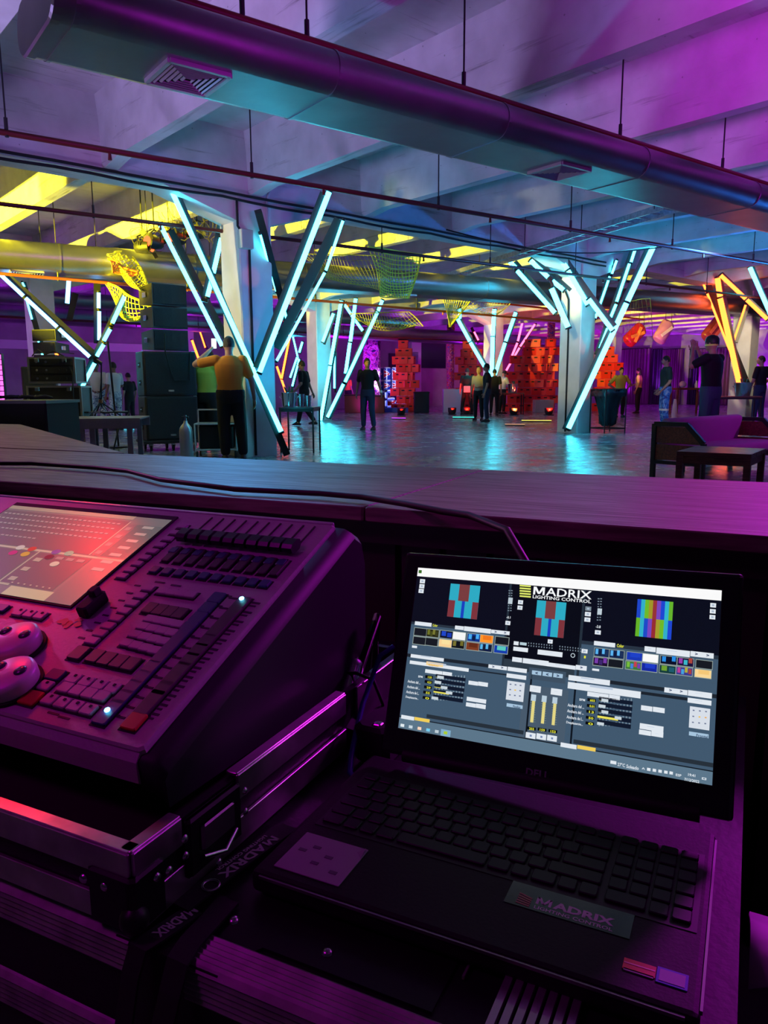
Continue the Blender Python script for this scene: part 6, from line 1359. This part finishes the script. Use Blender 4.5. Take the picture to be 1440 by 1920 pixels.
# bars of white buttons
for F_, rects in ((L4, ((175, 562, 312, 598), (513, 598, 583, 632), (590, 604, 812, 650), (818, 632, 970, 668), (140, 838, 415, 882), (132, 892, 625, 950), (795, 925, 948, 965), (957, 945, 1115, 988), (262, 965, 402, 1005), (408, 985, 484, 1020), (948, 1000, 1110, 1045), (627, 1062, 703, 1100), (708, 1070, 787, 1110), (612, 1198, 772, 1245), (606, 1245, 684, 1285), (689, 1255, 768, 1298), (1210, 800, 1415, 850), (1005, 775, 1125, 815), (996, 862, 1075, 905), (1085, 872, 1298, 925), (60, 1350, 165, 1392), (150, 765, 190, 790), (1145, 1100, 1232, 1160), (1322, 1125, 1412, 1185))),
               (R4, ((315, 600, 480, 640), (716, 642, 802, 684), (810, 652, 1073, 710), (1080, 680, 1262, 728), (113, 870, 438, 930), (108, 925, 682, 1012), (873, 968, 1054, 1018), (1060, 990, 1248, 1045), (262, 1002, 428, 1048), (434, 1025, 518, 1066), (1058, 1050, 1244, 1100), (688, 1110, 775, 1155), (782, 1122, 873, 1168), (678, 1252, 863, 1312), (672, 1302, 765, 1348), (770, 1312, 862, 1362), (50, 1405, 174, 1452), (300, 818, 354, 842), (-60, 770, 165, 812), (170, 790, 254, 832)))):
    for x0, y0_, x1_, y1_ in rects: Q(F_, x0, y0_, x1_, y1_ + (x1_ - x0) * (.08 if x1_ - x0 > 60 else 0), WB, 3)
    for x0, y0_, x1_, y1_ in rects:
        if x1_ - x0 > 60: Q(F_, x0 + (x1_ - x0) * .3, (y0_ + y1_) / 2 - 3, x0 + (x1_ - x0) * .62, (y0_ + y1_) / 2 + 3, (185, 200, 220), 4)
Q(L4, 272, 900, 410, 950, (250, 215, 150), 4); T(L4, 288, 940, 100, 18, 'Multiplikator', (220, 170, 60), 6); Q(L4, 172, 1368, 296, 1418, (240, 205, 90), 4); Q(R4, 182, 1425, 325, 1480, (240, 205, 90), 4)
T(L4, 323, 606, 48, 22, 'Color', YEL); T(R4, 495, 650, 54, 26, 'Color', YEL)
for F_, x, y in ((L4, 845, 652), (L4, 925, 660), (L4, 825, 946), (L4, 900, 954), (R4, 1115, 705), (R4, 1205, 716), (R4, 910, 992), (R4, 995, 1002), (R4, 205, 812)): T(F_, x, y + 8, 20, 18, '>', (60, 75, 110), 6, .05)
# dark gaps and panel edges
suv(0, .640, .345, .655, (40, 52, 66), 2); suv(.6, .635, 1, .655, (40, 52, 66), 2); suv(.352, .44, .585, .50, (45, 58, 70), 1); suv(0, .435, .345, .455, BGD, 1); suv(.595, .435, 1, .455, BGD, 1)
suv(.345, .437, .352, .945, (36, 48, 60), 2); suv(.592, .437, .600, .945, (36, 48, 60), 2)
Q(L4, 632, 965, 946, 1020, BGD, 2); Q(R4, 686, 1000, 1054, 1075, BGD, 2); suv(.10, .088, .44, .110, (38, 48, 58), 2); suv(.60, .088, 1.0, .110, (38, 48, 58), 2); suv(.0, .066, 1, .072, (18, 26, 34), 2)
suv(.446, .073, .452, .437, (14, 22, 32), 2); suv(.589, .073, .595, .437, (14, 22, 32), 2)
Q(L4, 1138, 950, 1440, 1090, (62, 80, 98), 2)
for x in (1200, 1290, 1380): Q(L4, x - 38, 975 + (x - 1200) * .13, x + 38, 1020 + (x - 1200) * .13, LBL, 3); T(L4, x - 12, 1008 + (x - 1200) * .13, 22, 20, '>' if x == 1380 else '<', (30, 45, 80), 6, .05)
# parameter sliders
for F_, X0, Y0, k_, vals, ky in ((L4, 0, 0, 1.0, ('1150', '4.21', '29', '55', '0'), (390, 368, 420, 462, 342)), (R4, 0, 0, 1.06, ('603', '0.01', '13', '50', '0'), (400, 378, 400, 505, 366))):
    bx, by = (262, 1015) if F_ is L4 else (262, 1053); st_ = (0, 42, 87, 131, 176) if F_ is L4 else (0, 46, 92, 140, 185); sh = (0, -5, -10, -17, -22) if F_ is L4 else (0, -4, -8, -12, -15)
    for i in range(5):
        x = bx + sh[i]; y = by + st_[i]; Q(F_, x, y, x + 62 * k_, y + 34, (8, 12, 18), 3); T(F_, x + 20, y + 27, 38, 18, vals[i], YEL, 5)
        T(F_, x - (60 if i == 0 else 145) * k_, y + 24 - 3, (42 if i == 0 else 126) * k_, 18 if i == 0 else 24, ('BPM', 'Anchura del ...', 'Anchura del ...', 'Anchura de l...', 'Desplazamie...')[i], WB, 5)
        xs_ = x + 85 * k_; Q(F_, xs_, y + 14 + 5, xs_ + 255 * k_, y + 22 + 5, (16, 26, 44), 3)
        kx = ky[i]; Q(F_, xs_, y + 16, kx, y + 24, (235, 225, 90), 4) if kx > xs_ + 20 else None
        Q(F_, kx - 26, y + 4, kx + 26, y + 36, (200, 212, 220), 5)
    for j in range(10):
        for i in range(5): x = bx + 100 * k_ + sh[i] + j * 25 * k_; Q(F_, x, by + st_[i] + 4, x + 5, by + st_[i] + 40, (130, 150, 165), 2)
# direction pads
for F_, x0_, y0_, x1_, y1_, hot in ((L4, 955, 1062, 1090, 1250, 0), (R4, 1075, 1118, 1232, 1318, 1)):
    Q(F_, x0_, y0_, x1_ - 4, y1_ - 6, (215, 222, 232), 3); dx, dy = (x1_ - x0_) / 3.2, (y1_ - y0_) / 4.2
    for i in range(3):
        for j in range(3):
            cx, cy = x0_ + dx * (i + .6) - j * 3, y0_ + dy * (j + .7) + i * 5; col = (240, 190, 60) if i == j == 1 else (110, 120, 150)
            Q(F_, cx - 7, cy - 6, cx + 7, cy + 6, col if not (hot and i == 2 and j == 1) else (240, 170, 70), 5)
Q(L4, 948, 1252, 1080, 1302, LBL, 3); T(L4, 1000, 1290, 66, 20, 'Pixelkar', (60, 80, 110), 5); Q(R4, 1068, 1318, 1222, 1374, LBL, 3); T(R4, 1125, 1360, 80, 20, 'Frontal', (60, 80, 110), 5)
Q(L4, 1088, 1092, 1428, 1628, (72, 90, 108), 1)
for i, (x, y) in enumerate(((1172, 1195), (1262, 1205), (1352, 1218))):
    Q(L4, x - 7, y, x - 1, y + 222, (230, 215, 130), 4)
    for j in range(10): Q(L4, x - 24, y + 30 + j * 20, x + 18, y + 38 + j * 20, (170, 190, 170), 5)
    Q(L4, x - 16, y - 18, x + 20, y + 42, (185, 205, 220), 5); Q(L4, x - 52, y + 252, x + 20, y + 290, (6, 12, 14), 3); T(L4, x - 36, y + 282, 42, 20, ('255', '159', '153')[i], YEL, 5); Q(L4, x - 62, y + 300, x + 16, y + 362, WB, 3); Q(L4, x - 30, y + 322, x - 14, y + 342, (120, 140, 180), 4)
# crossfader ticks
for i in range(22):
    if 9 < i < 12: continue
    Q(L4, 1128 + i * 22, 740 + i * 2.4 + 0, 1135 + i * 22, 752 + i * 2.4, (120, 135, 150), 3); Q(L4, 1128 + i * 22, 762 + i * 2.4, 1135 + i * 22, 774 + i * 2.4, (120, 135, 150), 3)
Q(L4, 1008, 730, 1046, 766, WB, 3); Q(L4, 1060, 738, 1114, 768, (180, 205, 215), 4)
a = R4(146, 716)
for rr_, col, l_ in ((1.0, (190, 205, 215), 4), (.7, (12, 16, 24), 5)): S.add([li @ sp3(a[0] + .0072 * rr_ * math.cos(q), a[1] + .0128 * rr_ * math.sin(q), .0006 + l_ * .00012) for q in [2 * math.pi * i / 16 for i in range(16)]], [tuple(range(16))], 0, rgb(*col))
T(R4, 234, 738, 14, 20, '1', YEL)
# task bar
suv(0, 0, 1, .066, (92, 118, 138), 2)
for i, (x, col) in enumerate(((68, (225, 235, 240)), (138, (200, 215, 225)), (212, (250, 215, 190)), (285, (120, 205, 240)), (358, (190, 205, 215)))): y = 1440 + i * 13; Q(L4, x - 14, y - 15, x + 14, y + 15, col, 4)
Q(L4, 395, 1470, 470, 1540, (130, 175, 205), 3); Q(L4, 418, 1488, 446, 1518, (170, 205, 50), 5)
T(R4, 500, 1592, 56, 26, '27°C', WB, 5); T(R4, 570, 1608, 92, 26, 'Soleado', WB, 5); Q(R4, 445, 1548, 490, 1582, WB, 4); T(R4, 692, 1618, 24, 14, '^', WB, 5)
for x in (748, 793, 838, 884, 926): Q(R4, x - 13, 1606 + (x - 748) * .16, x + 13, 1634 + (x - 748) * .16, WB, 4)
T(R4, 962, 1672, 40, 18, 'ESP', WB, 5); T(R4, 1060, 1672, 50, 20, '19:41', WB, 5); T(R4, 1030, 1708, 104, 20, '7/12/2022', WB, 5); Q(R4, 1170, 1682, 1204, 1706, WB, 4); Q(R4, 1177, 1688, 1197, 1700, (92, 118, 138), 5)
scr2 = MB(); scr2.add([li @ sp3(u, v, .0004) for u, v in ((-.004, -.006), (1.004, -.006), (1.004, 1.006), (-.004, 1.006))], [(0, 1, 2, 3)])
so_ = scr2.build('screen_glass', BLKM, lo); S.build('screen_image', colattr('laptop_screen', 1.0), so_)
# ------------------------------------------------------------------ bits around the laptop
p = B(-.50, 1.10, .0); t = thing('gooseneck_lamp', 'small shiny gooseneck lamp head between console and laptop', 'lamp', B(-.47, .93, .549))
hd = atY(655, 1290, .98); MB().tube([B(-.47, .93, .555), B(-.47, .93, .62), B(-.46, .92, .70), hd - Vector((0, 0, .02))], .006, 8).build('gooseneck', BLK, t, world=True)
MB().cyl(B(-.47, .93, .549), B(-.47, .93, .56), .03, n=16).build('base', BLK, t, world=True)
d_ = (atY(662, 1245, 1.0) - atY(648, 1305, .97)).normalized(); MB().cyl(hd - d_ * .022, hd + d_ * .03, .018, .014, 16).build('lamp_head', CHROME, t, world=True); MB().ball(hd + d_ * .032, .014, 12, 8).build('head_cap', STEEL, t, world=True); MB().cyl(hd - d_ * .06, hd - d_ * .02, .026, .019, 14).build('clamp_body', BLK, t, world=True)
BLUEC = mat('cable_blue', (.04, .03, .35), .4)
P_ = [atY(738, 1212, .98), atY(712, 1230, .97), atY(698, 1270, .96), atY(680, 1320, .93), atY(668, 1370, .90), atY(658, 1420, .87), atY(656, 1448, .845), atY(664, 1458, .838)]
tag(MB().tube(P_, .0035, 8).build('cable', BLUEC), 'thin blue cable running down beside the laptop screen', 'cable')
P_ = [atY(600, 1240, 1.05), atY(630, 1262, 1.0), atY(668, 1262, .97), atY(700, 1275, .96), atY(718, 1320, .95), atY(722, 1380, .95)]
tag(MB().tube(P_, .0025, 8).build('cable', RUB), 'thin black cable arching over the gooseneck lamp', 'cable')
# power adapter / clamp near the tray end
t = thing('power_adapter', 'dark power adapter box between tray case and laptop screen', 'adapter', B(-.46, .86, .549)); MB().box(B(-.405, .85, .575), (.05, .13, .05), RBO, bev=.008).build('adapter_body', BLKM, t, world=True); MB().box(B(-.40, .80, .577), (.012, .012, .05), RBO, bev=.002).build('chrome_edge', STEEL, t, world=True)
# pale cloth at the right
n = 16; vs_, fs_ = [], []
for i in range(n + 1):
    for j in range(7):
        u, v = i / n, j / 6; q = B(.03 + u * .42, .66 + v * .10 + .03 * math.sin(u * 6) - u * .05, .50 + .018 * math.sin(u * 9 + v * 4) + .02 * v - .03 * u); vs_.append(q)
for i in range(n):
    for j in range(6): k_ = i * 7 + j; fs_.append((k_, k_ + 7, k_ + 8, k_ + 1))
o = MB().add(vs_, fs_, smooth=True).build('cloth', mat('pale_cloth', (.5, .4, .5), .9)); m_ = o.modifiers.new('s', 'SOLIDIFY'); m_.thickness = .004; tag(o, 'crumpled pale cloth lying beside the laptop', 'cloth')
t = thing('stool', 'dark low case beside the road case under the cloth', 'case', B(.45, .75, 0)); MB().box(B(.50, .75, .23), (.5, .5, .46), RBO, bev=.01).build('case_body', CASEB, t, world=True); MB().box(B(.50, .75, .463), (.51, .51, .012), RBO).build('case_lid', BLKM, t, world=True)
